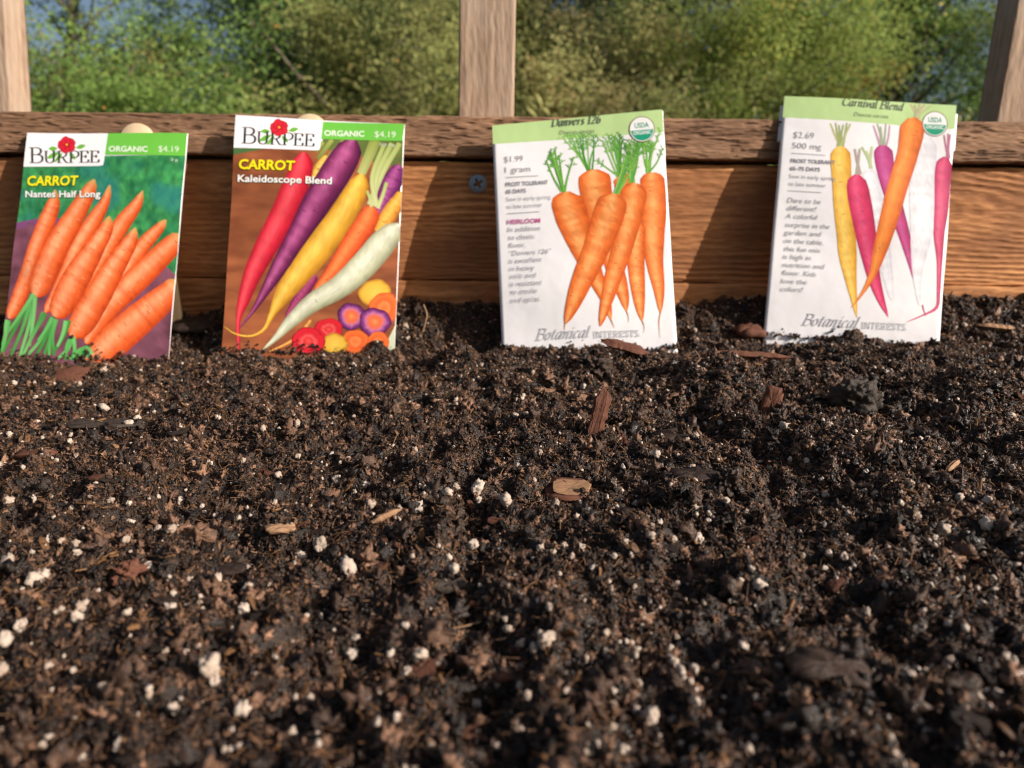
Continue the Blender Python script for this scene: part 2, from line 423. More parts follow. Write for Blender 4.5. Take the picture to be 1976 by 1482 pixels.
fibres = []
for k in range(8):
    q = crom([(0, 0, 0), (0.3, rng.uniform(-.15, .15), rng.uniform(0, .15)), (0.65, rng.uniform(-.25, .25), rng.uniform(0, .2)), (1, rng.uniform(-.3, .3), rng.uniform(-.1, .25))], 9)
    q[:, 0] -= 0.5
    v, f = tube(q, np.linspace(0.024, 0.012, 9) * (1 + 0.3 * rng.random(9)), 5)
    fibres.append(new_mesh('peat_fibre_%02d' % k, v, f, M_FIBRE, link=False, smooth=True))
for k in range(4):
    v, f = chip(100 + k, 1.0, 0.32, 0.10)
    fibres.append(new_mesh('peat_flake_%02d' % k, v, f, M_FIBRE, link=False))
fc = hidden_coll('fibre_shapes', fibres)
NF = 200000
x, y = bed_points(NF)
s = 0.0006 + 0.0040 * rng.random(NF) ** 3.6
rot = np.c_[rng.normal(0, 0.5, NF), rng.normal(0, 0.65, NF), rng.uniform(0, 6.28, NF)]
o = scatter('peat_fibres', fc, 12, np.c_[x, y, height(x, y) + 0.0004], rot, np.repeat(s[:, None], 3, 1), np.where(rng.random(NF) < 0.12, rng.integers(8, 12, NF), rng.integers(0, 8, NF)))
tag(o, 'brown peat fibres and splinters strewn through the soil', 'peat fibres')

perl_meshes = []
for k in range(8):
    v, f = lump(60 + k, ICO3, 0.42 + 0.05 * (k % 4), 1.5, (1, rng.uniform(0.68, 0.95), rng.uniform(0.65, 0.9)), 0.75)
    perl_meshes.append(new_mesh('perlite_shape_%02d' % k, v, f, M_PERL, link=False, smooth=True))
pc = hidden_coll('speck_shapes', perl_meshes)
NS = 8000
x, y = bed_points(NS)
s = 0.00018 + 0.00055 * rng.random(NS) ** 2.2
o = scatter('perlite_specks', pc, 8, np.c_[x, y, height(x, y) + s * 1.0 + 0.00025], rng.uniform(0, 6.28, (NS, 3)), np.repeat(s[:, None], 3, 1), rng.integers(0, 8, NS))
tag(o, 'tiny white perlite specks scattered through the dark soil', 'perlite specks')

# ------------------------------------------------------------------ perlite grains, one object each
def ground_at(px, py):
    """first hit of a sight line with the finished soil surface"""
    d = fwv + rtv * (px - 988) / FPX - upv * (py - 741) / FPX
    t = np.linspace(0.06, 0.5, 1500); P = d[None] * t[:, None]
    hit = np.nonzero(P[:, 2] <= height(P[:, 0], P[:, 1]))[0]
    return P[hit[0]] if len(hit) else P[-1]

def grain(px, py, wpx, label, group=None, sq=(1, 1, 1)):
    p = ground_at(px, py + wpx * 0.18)
    dist = p @ fwv
    r_ = wpx / 2 / FPX * dist
    o = bpy.data.objects.new('perlite_grain', perl_meshes[rng.integers(0, 8)].data); ROOTC.objects.link(o)
    o.location = (p[0], p[1], p[2] + r_ * 0.85 + 0.0002); o.rotation_euler = rng.uniform(0, 6.28, 3); o.scale = tuple(r_ * np.array(sq))
    return tag(o, label, 'perlite', group)

G_P = 'perlite grains in the soil'
L_P = 'small white perlite grain lying among the dark soil crumbs'
UNIQ = [(405, 1300, 46, 'largest knobbly white perlite lump, low on the left of the bed'),
        (670, 1103, 38, 'pinkish white perlite lump left of the long dark groove'),
        (1253, 1391, 36, 'rounded oval white perlite grain near the bottom edge, right of centre'),
        (468, 1378, 34, 'blocky bright white perlite grain below the largest perlite lump'),
        (232, 1447, 32, 'rounded white perlite grain at the bottom edge, left of centre'),
        (1053, 1244, 40, 'bent white perlite lump right of the groove, below the tan faced chip'),
        (12, 1245, 36, 'white perlite grain cut by the left edge of the view'),
        (280, 1110, 36, 'round pale perlite lump sitting against a brown bark crumb on the left'),
        (620, 1060, 30, 'tan white round perlite grain left of the pinkish perlite lump'),
        (1000, 903, 17, 'small round cream perlite grain standing alone above the tan faced chip'),
        (922, 950, 28, 'forked white perlite grain left of the tan faced chip'),
        (977, 972, 26, 'white perlite lump just left of the tan faced chip'),
        (1514, 828, 20, 'long white perlite grain in the dark hollow under the brown flat chip'),
        (1818, 1028, 26, 'white perlite lump on the right below the pinkish splinter'),
        (1902, 1018, 26, 'pale perlite lump nearest the right edge of the view'),
        (1936, 693, 15, 'bright white perlite grain in the soil below and right of the carnival packet')]
for px, py, w_, lb in UNIQ: grain(px, py, w_, lb)
MANY = [(487, 768, 14), (537, 922, 16), (651, 934, 22), (715, 980, 20), (508, 832, 15), (575, 822, 16), (588, 735, 13), (200, 717, 14), (153, 745, 12), (148, 1195, 22), (350, 972, 18),
        (395, 995, 12), (330, 1027, 20), (305, 1027, 18), (253, 1012, 16), (243, 1048, 18), (95, 1045, 16), (120, 1048, 16), (148, 1073, 22), (15, 1090, 28), (65, 1125, 26), (85, 1115, 22),
        (325, 1120, 16), (335, 1150, 14), (430, 1070, 16), (420, 1125, 26), (478, 1138, 18), (475, 1160, 14), (580, 1080, 24), (632, 1085, 16), (470, 1180, 22), (330, 1178, 22), (245, 1188, 20),
        (120, 1180, 14), (40, 1213, 24), (155, 1180, 24), (385, 1168, 12), (320, 1260, 20), (385, 1250, 12), (245, 1290, 16), (5, 1300, 26), (95, 1290, 18), (570, 1350, 14), (563, 1418, 18), (140, 1400, 16),
        (85, 1443, 18), (945, 757, 13), (960, 797, 16), (1125, 750, 14), (1248, 751, 11), (1028, 722, 10), (930, 708, 11), (1055, 715, 10), (995, 805, 12), (800, 872, 14), (705, 940, 14), (863, 957, 22),
        (880, 945, 18), (808, 985, 24), (1200, 950, 9), (1225, 975, 14), (1190, 982, 10), (1325, 975, 12), (875, 1105, 24), (912, 1057, 26), (1088, 1060, 20), (1117, 1065, 24), (1042, 1064, 18), (1067, 1069, 14),
        (1255, 1040, 20), (1258, 1020, 14), (1297, 1045, 16), (1145, 1103, 16), (865, 1080, 14), (1030, 1083, 10), (680, 1270, 26), (710, 1310, 0), (853, 1290, 22), (812, 1270, 28), (980, 1220, 20), (1005, 1247, 18),
        (1040, 1165, 16), (1068, 1143, 18), (1060, 1178, 16), (1230, 1192, 16), (1240, 1190, 14), (1240, 1215, 14), (1208, 1243, 12), (1216, 1250, 20), (1170, 1265, 18), (1240, 1218, 10), (1305, 1235, 14),
        (1005, 1330, 18), (1092, 1338, 14), (1340, 980, 14), (1343, 845, 15), (1390, 820, 10), (1346, 983, 12), (1524, 890, 12), (1582, 872, 14), (1592, 960, 14), (1600, 822, 11), (1587, 814, 8), (1758, 937, 14),
        (1688, 958, 14), (1765, 1000, 20), (1755, 1035, 12), (1850, 965, 18), (1905, 970, 16), (1345, 1045, 22), (1465, 1137, 24), (1427, 1125, 18), (1415, 1163, 12), (1408, 1165, 12), (1423, 1153, 14),
        (1475, 1253, 16), (1505, 1258, 12), (1340, 1300, 22), (1578, 1368, 22), (1675, 1345, 24), (1720, 1150, 10), (1828, 1210, 18), (1893, 1170, 16), (1918, 1142, 14), (1905, 1300, 16), (1893, 1400, 18),
        (1920, 1345, 22), (1340, 1450, 20), (1718, 1428, 14), (1885, 1141, 14), (1960, 1240, 12), (787, 655, 10), (782, 635, 14), (770, 612, 10), (1335, 705, 10), (1340, 640, 11), (1700, 765, 12), (1715, 700, 9),
        (1860, 630, 10), (1420, 690, 8), (20, 710, 0), (28, 742, 10), (70, 770, 10), (265, 810, 14), (200, 792, 22), (250, 822, 18), (20, 842, 12), (135, 855, 12), (6, 902, 16), (410, 680, 10), (300, 700, 12),
        (245, 880, 10), (660, 975, 12), (640, 880, 12), (575, 885, 12), (530, 975, 12), (460, 1005, 14), (190, 1050, 12)]
for px, py, w_ in MANY:
    if w_: grain(px, py, w_ * .97, L_P, G_P)
for k in range(106):
    px, py = (rng.uniform(10, 1966), rng.uniform(720, 1470)) if k < 50 else (rng.uniform(900, 1966), rng.uniform(860, 1475))
    grain(px, py, rng.uniform(7, 13) * (1 + (py - 700) / 800), L_P, G_P)

# ------------------------------------------------------------------ bark, chips, splinters, clods, roots
def place(name, vf, px, py, mat, label, cat='bark chip', rot=(0, 0, 0), lift=0.0004, group=None, smooth=False, col=None):
    p = ground_at(px, py)
    o = new_mesh(name, vf[0], vf[1], mat, smooth=smooth)
    o.location = (p[0], p[1], p[2] + lift); o.rotation_euler = rot
    return tag(o, label, cat, group)

def at_scale(px, py): return (ground_at(px, py) @ fwv) / FPX

def splinter(seed, L, Wd, T, n=16):
    """long jagged sliver of bark along x with grooved sides and ragged ends"""
    r_ = np.random.default_rng(seed); rows = []
    for i in range(n):
        t = i / (n - 1); wv = Wd / 2 * (0.55 + 0.45 * min(1, 5 * t, 7 * (1 - t)) ** 0.6); w1 = wv * r_.uniform(0.8, 1.1); w2 = wv * r_.uniform(0.8, 1.1)
        x_ = (t - 0.5) * L; h_ = T / 2 * min(1, 0.35 + 3 * t, 0.35 + 3 * (1 - t))
        ring = []
        for k in range(10):
            a = 2 * math.pi * k / 10
            g = 1 + (0.26 if k % 2 else -0.2) * r_.uniform(0.3, 1)
            ring.append((x_ + r_.uniform(-1, 1) * L * 0.02 + (L * 0.11 * r_.uniform(-1, 1) if i in (0, n - 1) else 0), math.cos(a) * (w1 if math.cos(a) > 0 else w2) * g, math.sin(a) * h_ * g))
        rows.append(ring)
    v = np.array(rows).reshape(-1, 3)
    i = np.arange(n - 1); j = np.arange(10); I, J = np.meshgrid(i, j, indexing='ij'); J2 = (J + 1) % 10
    f = np.stack([I * 10 + J, (I + 1) * 10 + J, (I + 1) * 10 + J2, I * 10 + J2], -1).reshape(-1, 4)
    caps = [tuple(range(10)), tuple(range((n - 1) * 10 + 9, (n - 1) * 10 - 1, -1))]
    return v, [tuple(q) for q in f] + caps

k = at_scale(1150, 850)
place('bark_sliver', splinter(5, 122 * k, 30 * k, 15 * k), 1152, 838, M_BARKR, 'red brown bark sliver standing upright in a pit before the danvers packet', 'bark sliver', (R(90), R(-77), R(8)), 26 * k)
k = at_scale(1150, 715)
place('bark_block', lump(33, ICO5, 0.5, 1.6, (24 * k, 16 * k, 20 * k), 1.1), 1152, 722, M_BARKD, 'dark blunt bark block above the upright bark sliver', 'bark chip', (0.2, 0.1, 0.4), 10 * k)
k = at_scale(1100, 972)
ch = place('wood_chip', chip(8, 98 * k, 82 * k, 11 * k, 0.16), 1100, 968, M_BARKR, 'flat dark rimmed wood chip with a smooth tan face', 'wood chip', (R(14), 0, R(-4)), 24 * k)
v, f = chip(9, 76 * k, 56 * k, 2 * k, 0.12); v[:, 2] = np.abs(v[:, 2]) + 5.6 * k
new_mesh('tan_face', v, f, M_CHIPT, ch)
k = at_scale(135, 738)
place('bark_flake', chip(12, 60 * k, 60 * k, 5 * k, 0.3), 135, 738, M_BARKR, 'red brown curled bark flake before the nantes packet', 'bark flake', (R(38), R(5), R(10)), 10 * k)
k = at_scale(1440, 694)
place('wood_splinter', splinter(14, 155 * k, 20 * k, 16 * k), 1440, 694, M_BARKR, 'long red brown wood splinter lying between the two white packets', 'wood splinter', (0, R(2), R(-3)), 8 * k)
k = at_scale(1486, 800)
place('wood_chip', chip(15, 66 * k, 40 * k, 7 * k, 0.25), 1487, 795, M_BARKR, 'brown flat chip with tiny holes standing on end', 'wood chip', (R(80), R(-75), R(0)), 22 * k)
k = at_scale(1655, 790)
place('soil_clod', lump(41, ICO5, 0.42, 1.8, (40 * k, 34 * k, 40 * k), 0.75), 1650, 790, M_CLOD, 'large rounded grey brown soil clod below the carnival packet', 'soil clod', (0.2, 0.3, 0.1), 15 * k)
k = at_scale(1195, 688)
place('wood_fragment', splinter(17, 82 * k, 26 * k, 14 * k), 1205, 690, M_BARKR, 'ragged brown wood fragment leaning on the foot of the danvers packet', 'wood fragment', (R(20), R(14), R(-4)), 20 * k)
k = at_scale(540, 1028)
place('wood_chip', chip(18, 58 * k, 24 * k, 9 * k, 0.2), 541, 1027, M_CHIPT, 'small pale brown wood chip left of the dark groove', 'wood chip', (R(12), 0, R(10)), 7 * k)
k = at_scale(72, 880)
place('wood_chip', chip(19, 70 * k, 36 * k, 8 * k, 0.25), 66, 880, M_BARKR, 'brown flat wood chip near the left edge of the view', 'wood chip', (R(6), 0, R(3)), 6 * k)
k = at_scale(195, 820)
place('bark_flake', chip(20, 160 * k, 46 * k, 7 * k, 0.22), 190, 820, M_CLOD, 'long low brown bark flake half buried below the nantes packet', 'bark flake', (R(9), 0, R(4)), 2 * k)
k = at_scale(1590, 1310)
place('bark_slab', chip(21, 150 * k, 84 * k, 20 * k, 0.18), 1598, 1304, M_BARKD, 'large dark blurred bark slab low on the right of the bed', 'bark chip', (R(16), R(4), R(-8)), 20 * k)
k = at_scale(430, 1108)
place('bark_chip', chip(22, 76 * k, 40 * k, 12 * k, 0.2), 430, 1106, M_BARKD, 'dark slate like bark chip between two perlite lumps', 'bark chip', (R(18), 0, R(3)), 8 * k)
k = at_scale(1305, 855)
place('bark_chip', chip(23, 86 * k, 70 * k, 20 * k, 0.22), 1305, 852, M_BARKD, 'dark grey bark slab right of the upright bark sliver', 'bark chip', (R(12), R(-8), R(12)), 3 * k)
k = at_scale(1372, 925)
place('bark_chip', chip(24, 92 * k, 40 * k, 20 * k, 0.2), 1345, 930, M_BARKD, 'purplish dark bark chip beside the diagonal furrow', 'bark chip', (R(14), 0, R(-6)), 10 * k)
k = at_scale(1400, 940)
place('bark_chip', lump(44, ICO5, 0.45, 1.5, (24 * k, 18 * k, 24 * k), 1.1), 1403, 945, M_BARKD, 'dark egg shaped bark lump at the edge of the diagonal furrow', 'bark chip', (0.3, 0.1, 0.2), 12 * k)
k = at_scale(1838, 905)
place('wood_splinter', splinter(25, 54 * k, 11 * k, 9 * k), 1838, 905, M_CHIPT, 'short pinkish wood splinter on the right of the bed', 'wood splinter', (0, R(-12), R(40)), 7 * k)
k = at_scale(250, 1120)
place('bark_crumb', lump(46, ICO5, 0.4, 1.5, (30 * k, 20 * k, 22 * k), 1.1), 256, 1118, M_BARKR, 'brown bark crumb pressed against a round perlite lump', 'bark chip', (0.1, 0.4, 0.7), 8 * k)
k = at_scale(1785, 650)
place('wood_fragment', splinter(27, 66 * k, 20 * k, 12 * k), 1925, 640, M_CHIPT, 'tan wood fragment by the planks right of the carnival packet', 'wood fragment', (0, R(6), R(-14)), 8 * k)
k = at_scale(390, 632)
place('bark_chip', chip(28, 78 * k, 50 * k, 14 * k, 0.2), 380, 636, M_BARKD, 'dark bark chip in shade between the two photo printed packets', 'bark chip', (R(20), 0, R(5)), 10 * k)
k = at_scale(1450, 655)
place('bark_chip', chip(29, 56 * k, 40 * k, 14 * k, 0.2), 1445, 650, M_BARKR, 'grey brown bark chip beside the left foot of the carnival packet', 'bark chip', (R(25), 0, R(8)), 12 * k)
k = at_scale(760, 1010)
place('wood_splinter', splinter(30, 52 * k, 18 * k, 12 * k), 745, 1003, M_CHIPT, 'orange tan splinter of wood beside the long dark groove', 'wood splinter', (0, R(-14), R(36)), 8 * k)
k = at_scale(920, 1145)
place('bark_chip', chip(31, 66 * k, 34 * k, 16 * k, 0.25), 868, 1140, M_CLOD, 'grey rounded bark chip on the left lip of the long groove', 'bark chip', (R(15), 0, R(6)), 10 * k)
k = at_scale(1065, 1000)
place('bark_chip', chip(32, 36 * k, 34 * k, 12 * k, 0.2), 1022, 1000, M_BARKD, 'small square dark bark chip below left of the tan faced chip', 'bark chip', (R(25), 0, R(3)), 8 * k)

def root(px, py, pts, rad, label):
    k = at_scale(px, py); q = crom(np.array(pts, float) * k, 14)
    v, f = tube(q, np.linspace(rad, rad * 0.5, 14) * k, 6)
    place('root_strand', (v, f), px, py, M_FIBRE_L, label, 'root', (0, 0, 0), 0.0, smooth=True)
m, n, b = mat_new('pale_root'); h = noise(n, 1500, 3, 0.5)
n.links.new(ramp(n, h, [(0.3, (0.16, 0.08, 0.04)), (0.7, (0.36, 0.22, 0.12))]), b.inputs['Base Color']); b.inputs['Roughness'].default_value = 0.6; M_FIBRE_L = m
root(815, 640, [(0, 0, -4), (6, 0, 18), (9, 0, 34), (3, 0, 52)], 2.4, 'thin curved root strand standing up right of the kaleidoscope packet')
root(1345, 705, [(-12, 0, -3), (0, 0, 6), (6, 4, 14), (-6, 0, 30)], 1.6, 'thin pale looping root strand right of the danvers packet foot')
root(967, 925, [(0, 0, -3), (-1, 0, 10), (4, 0, 22)], 1.4, 'hair thin root strand above the forked perlite grain')
root(880, 1225, [(-70, -20, 4), (-20, 0, 10), (20, 10, 14), (48, 20, 18)], 3.2, 'reddish brown root lying across the left lip of the groove')
root(1750, 1110, [(0, 0, -3), (-8, 0, 14), (4, 0, 30), (6, 0, 52)], 2.4, 'tan upright root strand low on the right of the bed')
root(1345, 1110, [(60, 20, 6), (20, 0, 12), (4, -6, 6), (10, -10, -18)], 4.5, 'forked brown root strand low and right of centre')

G_B, L_B = 'small bark chips in the soil', 'small dark bark chip half buried among the soil crumbs'
shapes = []
for q in range(6):
    v, f = chip(200 + q, 1.0, rng.uniform(0.45, 0.8), rng.uniform(0.14, 0.24), 0.25)
    shapes.append(new_mesh('bark_shape', v, f, (M_BARKD, M_BARKR, M_BARKD)[q % 3], link=False).data)
for q in range(90):
    px, py = rng.uniform(10, 1966), rng.uniform(705, 1470)
    p = ground_at(px, py); k = p @ fwv / FPX
    o = bpy.data.objects.new('bark_chip', shapes[q % 6]); ROOTC.objects.link(o)
    L = rng.uniform(22, 52) * k * (0.7 + (py - 700) / 1000); o.scale = (L, L, L)
    o.location = (p[0], p[1], p[2] + L * 0.06); o.rotation_euler = (rng.normal(0.25, 0.3), rng.normal(0, 0.25), rng.uniform(0, 6.28))
    tag(o, L_B, 'bark chip', G_B)

# ------------------------------------------------------------------ timber frame of the bed
def timber(name, L, Wd, T, mat, parent, nL, nW, seed, kind, rad=0.0015):
    """sawn board: length along x, width along z, thickness along y (front face at y=0), surface carved with its grain"""
    nt_ = 10
    zs = np.linspace(-Wd / 2 + rad, Wd / 2 - rad, nW); prof = []
    ang = np.linspace(0, np.pi / 2, 5)[1:-1]
    prof += [(0.0, z_) for z_ in zs]
    prof += [(rad - rad * math.cos(a), Wd / 2 - rad + rad * math.sin(a)) for a in ang]
    prof += [(t_, Wd / 2) for t_ in np.linspace(rad, T, nt_)]
    prof += [(t_, -Wd / 2) for t_ in np.linspace(T, rad, nt_)]
    prof += [(rad - rad * math.sin(a), -Wd / 2 + rad - rad * math.cos(a)) for a in ang]
    prof = np.array(prof); npf = len(prof)
    nrm = np.zeros_like(prof); nrm[:nW] = (-1, 0)
    for i_ in range(nW, npf):
        y_, z_ = prof[i_]; d = np.array([min(0, y_ - rad), np.sign(z_) * max(0, abs(z_) - (Wd / 2 - rad))]); nrm[i_] = d / (np.linalg.norm(d) + 1e-9)
    s_arc = np.r_[0, np.cumsum(np.linalg.norm(np.diff(prof, axis=0), axis=1))]
    xs = np.linspace(-L / 2, L / 2, nL)
    Xg, S = np.meshgrid(xs, s_arc, indexing='ij')
    if kind == 'plank':
        wv = fbm2(Xg * 7, S * 16, seed, 3) * 3.0 + 0.35 * fbm2(Xg * 45, S * 90, seed + 3, 2)
        ph = S * 330 * (0.75 + 0.5 * vn2(S * 40, S * 0 + 3, seed)) + wv * 1.9
        tri = np.abs((ph % 1.0) * 2 - 1); g = tri ** 1.5
        rgh = fbm2(Xg * 180, S * 900, seed + 9, 4, 0.6)
        band = sstep(0.35, 0.65, fbm2(Xg * 14 + 3, S * 30, seed + 20, 2))
        dsp = 0.00040 * g * (0.15 + band) + 0.00075 * (rgh - 0.5)
        grain = 0.32 + 0.34 * g * (0.35 + 0.65 * band) + 0.35 * (rgh - 0.5)
    elif kind == 'rail':
        a = fbm2(Xg * 95, S * 560, seed, 3, 0.6); b_ = fbm2(Xg * 300, S * 1300, seed + 7, 3, 0.6)
        crack = sstep(0.38, 0.28, fbm2(Xg * 130 + 2 * vn2(Xg * 60, S * 200, 4), S * 1000, seed + 30, 2))
        dsp = 0.00025 * (a - 0.5) + 0.0004 * (b_ - 0.5) - 0.00045 * crack
        grain = 0.46 + 0.40 * (a - 0.5) + 0.4 * (b_ - 0.5) - 0.30 * crack
    else:
        wv = fbm2(Xg * 5, S * 20, seed, 3)
        g = np.abs(((S * 190 + wv * 3.5) % 1.0) * 2 - 1)
        rgh = fbm2(Xg * 150, S * 1100, seed + 9, 3, 0.6)
        dsp = 0.00008 * g + 0.0003 * (rgh - 0.5); grain = 0.36 + 0.2 * g * vn2(S * 300, Xg * 3, 5) + 0.3 * (rgh - 0.5)
    V = np.empty((nL, npf, 3)); V[..., 0] = Xg
    V[..., 1] = prof[None, :, 0] + nrm[None, :, 0] * dsp; V[..., 2] = prof[None, :, 1] + nrm[None, :, 1] * dsp
    f = []
    I, J = np.meshgrid(np.arange(nL - 1), np.arange(npf), indexing='ij'); J2 = (J + 1) % npf
    f = np.stack([I * npf + J, (I + 1) * npf + J, (I + 1) * npf + J2, I * npf + J2], -1).reshape(-1, 4)
    V = V.reshape(-1, 3); gr = np.clip(grain, 0, 1).ravel()
    c0 = len(V); V = np.vstack([V, [(-L / 2, T / 2, 0), (L / 2, T / 2, 0)]]); gr = np.r_[gr, 0.3, 0.3]
    fl = np.vstack([f, [[c0, (j + 1) % npf, j, j] for j in range(npf)][:0] or np.empty((0, 4), int)]).astype(int)
    caps = [(c0, (j + 1) % npf, j) for j in range(npf)] + [(c0 + 1, (nL - 1) * npf + j, (nL - 1) * npf + (j + 1) % npf) for j in range(npf)]
    me_faces = np.vstack([np.c_[fl[:, [0, 1, 2]]], np.c_[fl[:, [0, 2, 3]]], np.array(caps)])
    return new_mesh(name, V, me_faces, mat, parent, smooth=False, attr={'grain': gr})

YR = 0.3865                                            # front of the rail
frame = empty('raised_bed_frame', Matrix.Translation((0, YR, -0.45)))
tag(frame, 'weathered cedar garden bed wall of planks, top rail and thin posts', 'raised bed')
def put(o, x, y, z, rot=(0, 0, 0)):
    o.location = (x, y - YR, z + 0.45); o.rotation_euler = rot; return o
put(timber('top_rail', 1.9, 0.0200, 0.020, M_RAIL, frame, 1500, 46, 3, 'rail'), 0.02, YR, 0.0645)
put(timber('plank', 1.9, 0.0600, 0.022, M_PLANK, frame, 1300, 110, 12, 'plank'), 0.0, YR + 0.0052, 0.0228)
p2 = put(timber('plank', 1.9, 0.090, 0.024, M_PLANK, frame, 900, 120, 23, 'plank'), 0.03, YR + 0.0030, -0.0526)
put(timber('plank', 1.9, 0.300, 0.024, M_PLANK, frame, 200, 40, 27, 'plank'), 0.03, YR + 0.0045, -0.250)
def vpost(x, tilt, L=0.95):
    o = timber('post', L, 0.0292, 0.0175, M_POST, frame, 420, 36, int(abs(x) * 900) + 5, 'post', 0.0012)
    o.matrix_world = Matrix.Identity(4)
    o.location = (x, 0.0215, 0.45 + 0.06); o.rotation_euler = (0, R(-90) + tilt, 0)
    return o
POSTS = [(-0.2812, R(1.4)), (-0.0154, R(0.5)), (0.2678, R(4.0))]
for x_, t_ in POSTS:
    vpost(x_, t_)

# screw in the plank: domed head with a cross recess
ang = np.linspace(0, 2 * np.pi, 48, endpoint=False)
sv = []; rs = (0.0, 0.0011, 0.0020, 0.0030, 0.0040, 0.0046, 0.0047, 0.0046)
ys = (-0.0014, -0.0014, -0.00135, -0.0012, -0.0009, -0.0004, 0.0, 0.004)
nr = 26
rr = np.linspace(0.00005, 0.0046, nr)
RR, AA = np.meshgrid(rr, ang, indexing='ij')
u_, w_ = RR * np.cos(AA - R(28)), RR * np.sin(AA - R(28))
arm = np.maximum(sstep(0.00075, 0.00045, np.abs(u_)) * sstep(0.0027, 0.0022, np.abs(w_)), sstep(0.00075, 0.00045, np.abs(w_)) * sstep(0.0027, 0.0022, np.abs(u_)))
yv = -0.0013 + 0.0009 * (RR / 0.0046) ** 3 + 0.0016 * arm
V = np.stack([RR * np.cos(AA), yv, RR * np.sin(AA)], -1).reshape(-1, 3)
rim = np.stack([0.0046 * np.cos(ang), np.full(48, 0.006), 0.0046 * np.sin(ang)], -1)
V = np.vstack([V, rim])
I, J = np.meshgrid(np.arange(nr), np.arange(48), indexing='ij'); J2 = (J + 1) % 48
F_ = np.stack([I * 48 + J, I * 48 + J2, (I + 1) * 48 + J2, (I + 1) * 48 + J], -1).reshape(-1, 4)
scr = new_mesh('screw', V, F_, M_SCREW, frame, smooth=True)
put(scr, -0.0186, YR + 0.0050, 0.0420); scr['label'] = 'blue grey cross head screw sunk in the plank'

# ------------------------------------------------------------------ craft sticks behind the first two packets
def craft_stick(px_x, top_z, y, tilt, label, ink):
    w, L, T = 0.0178, 0.125, 0.0018
    a = np.linspace(0, np.pi, 25); o = [(math.cos(t) * w / 2, L - w / 2 + math.sin(t) * w / 2) for t in a] + [(-math.cos(t) * w / 2, w / 2 - math.sin(t) * w / 2) for t in a]
    o = np.array(o); n = len(o); rings = []
    for sc, yo in ((0.0, 0), (0.97, 0), (1, 0.0003), (1, T - 0.0003), (0.97, T), (0.0, T)):
        c = np.array([0, L / 2]); q = c + (o - c) * np.array([sc, 1 - (1 - sc) * w / L])if sc else np.c_[np.zeros(n), np.clip(o[:, 1], w / 2, L - w / 2)]
        rings.append(np.c_[q[:, 0], np.full(n, yo), q[:, 1]])
    V = np.vstack(rings); f = grid_faces(6, n); I = np.arange(5)
    f = np.array([(k * n + i, k * n + (i + 1) % n, (k + 1) * n + (i + 1) % n, (k + 1) * n + i) for k in range(5) for i in range(n)])
    s = new_mesh('plant_marker', V - np.array([0, 0, L]), f, M_STICK)
    s.location = (px_x, y, top_z); s.rotation_euler = (R(-2.5), tilt, 0)
    tag(s, label, 'plant marker')
    if ink:
        P = np.array([(-0.0062, -0.0002, -0.0062), (-0.0042, -0.0002, -0.0059), (-0.0026, -0.0002, -0.0064), (-0.0010, -0.0002, -0.0068)])
        q = crom(P, 10); v = np.vstack([q + (0, 0, 0.0006), q - (0, 0, 0.0006)]); n_ = 10
        new_mesh('handwriting', v, [(i, i + 1, n_ + i + 1, n_ + i) for i in range(9)], M_INK, s)
craft_stick(-0.1900, 0.0690, 0.3846, R(-6.5), 'round topped wooden plant marker with ink behind the nantes packet', True)
craft_stick(-0.1020, 0.0742, 0.3838, R(0), 'round topped wooden plant marker just showing behind the kaleidoscope packet', False)

# ------------------------------------------------------------------ seed packets
TXT = {}
def text_mesh(jobs):
    """jobs: list of (string, bold). Built-in font to flat triangles, cached; one depsgraph pass"""
    todo = []
    for s, bold in jobs:
        if (s, bold) in TXT: continue
        c = bpy.data.curves.new('lettering', 'FONT'); c.body = s; c.size = 1; c.resolution_u = 3; c.offset = bold
        o = bpy.data.objects.new('lettering', c); ROOTC.objects.link(o); todo.append((s, bold, o))
    bpy.context.view_layer.update(); dg = bpy.context.evaluated_depsgraph_get()
    for s, bold, o in todo:
        e = o.evaluated_get(dg); me = e.to_mesh(); me.calc_loop_triangles()
        v = np.array([q.co[:2] for q in me.vertices]); f = np.array([t.vertices[:] for t in me.loop_triangles])
        e.to_mesh_clear(); TXT[(s, bold)] = (v, f)
    for s, bold, o in todo:
        d = o.data; bpy.data.objects.remove(o); bpy.data.curves.remove(d)

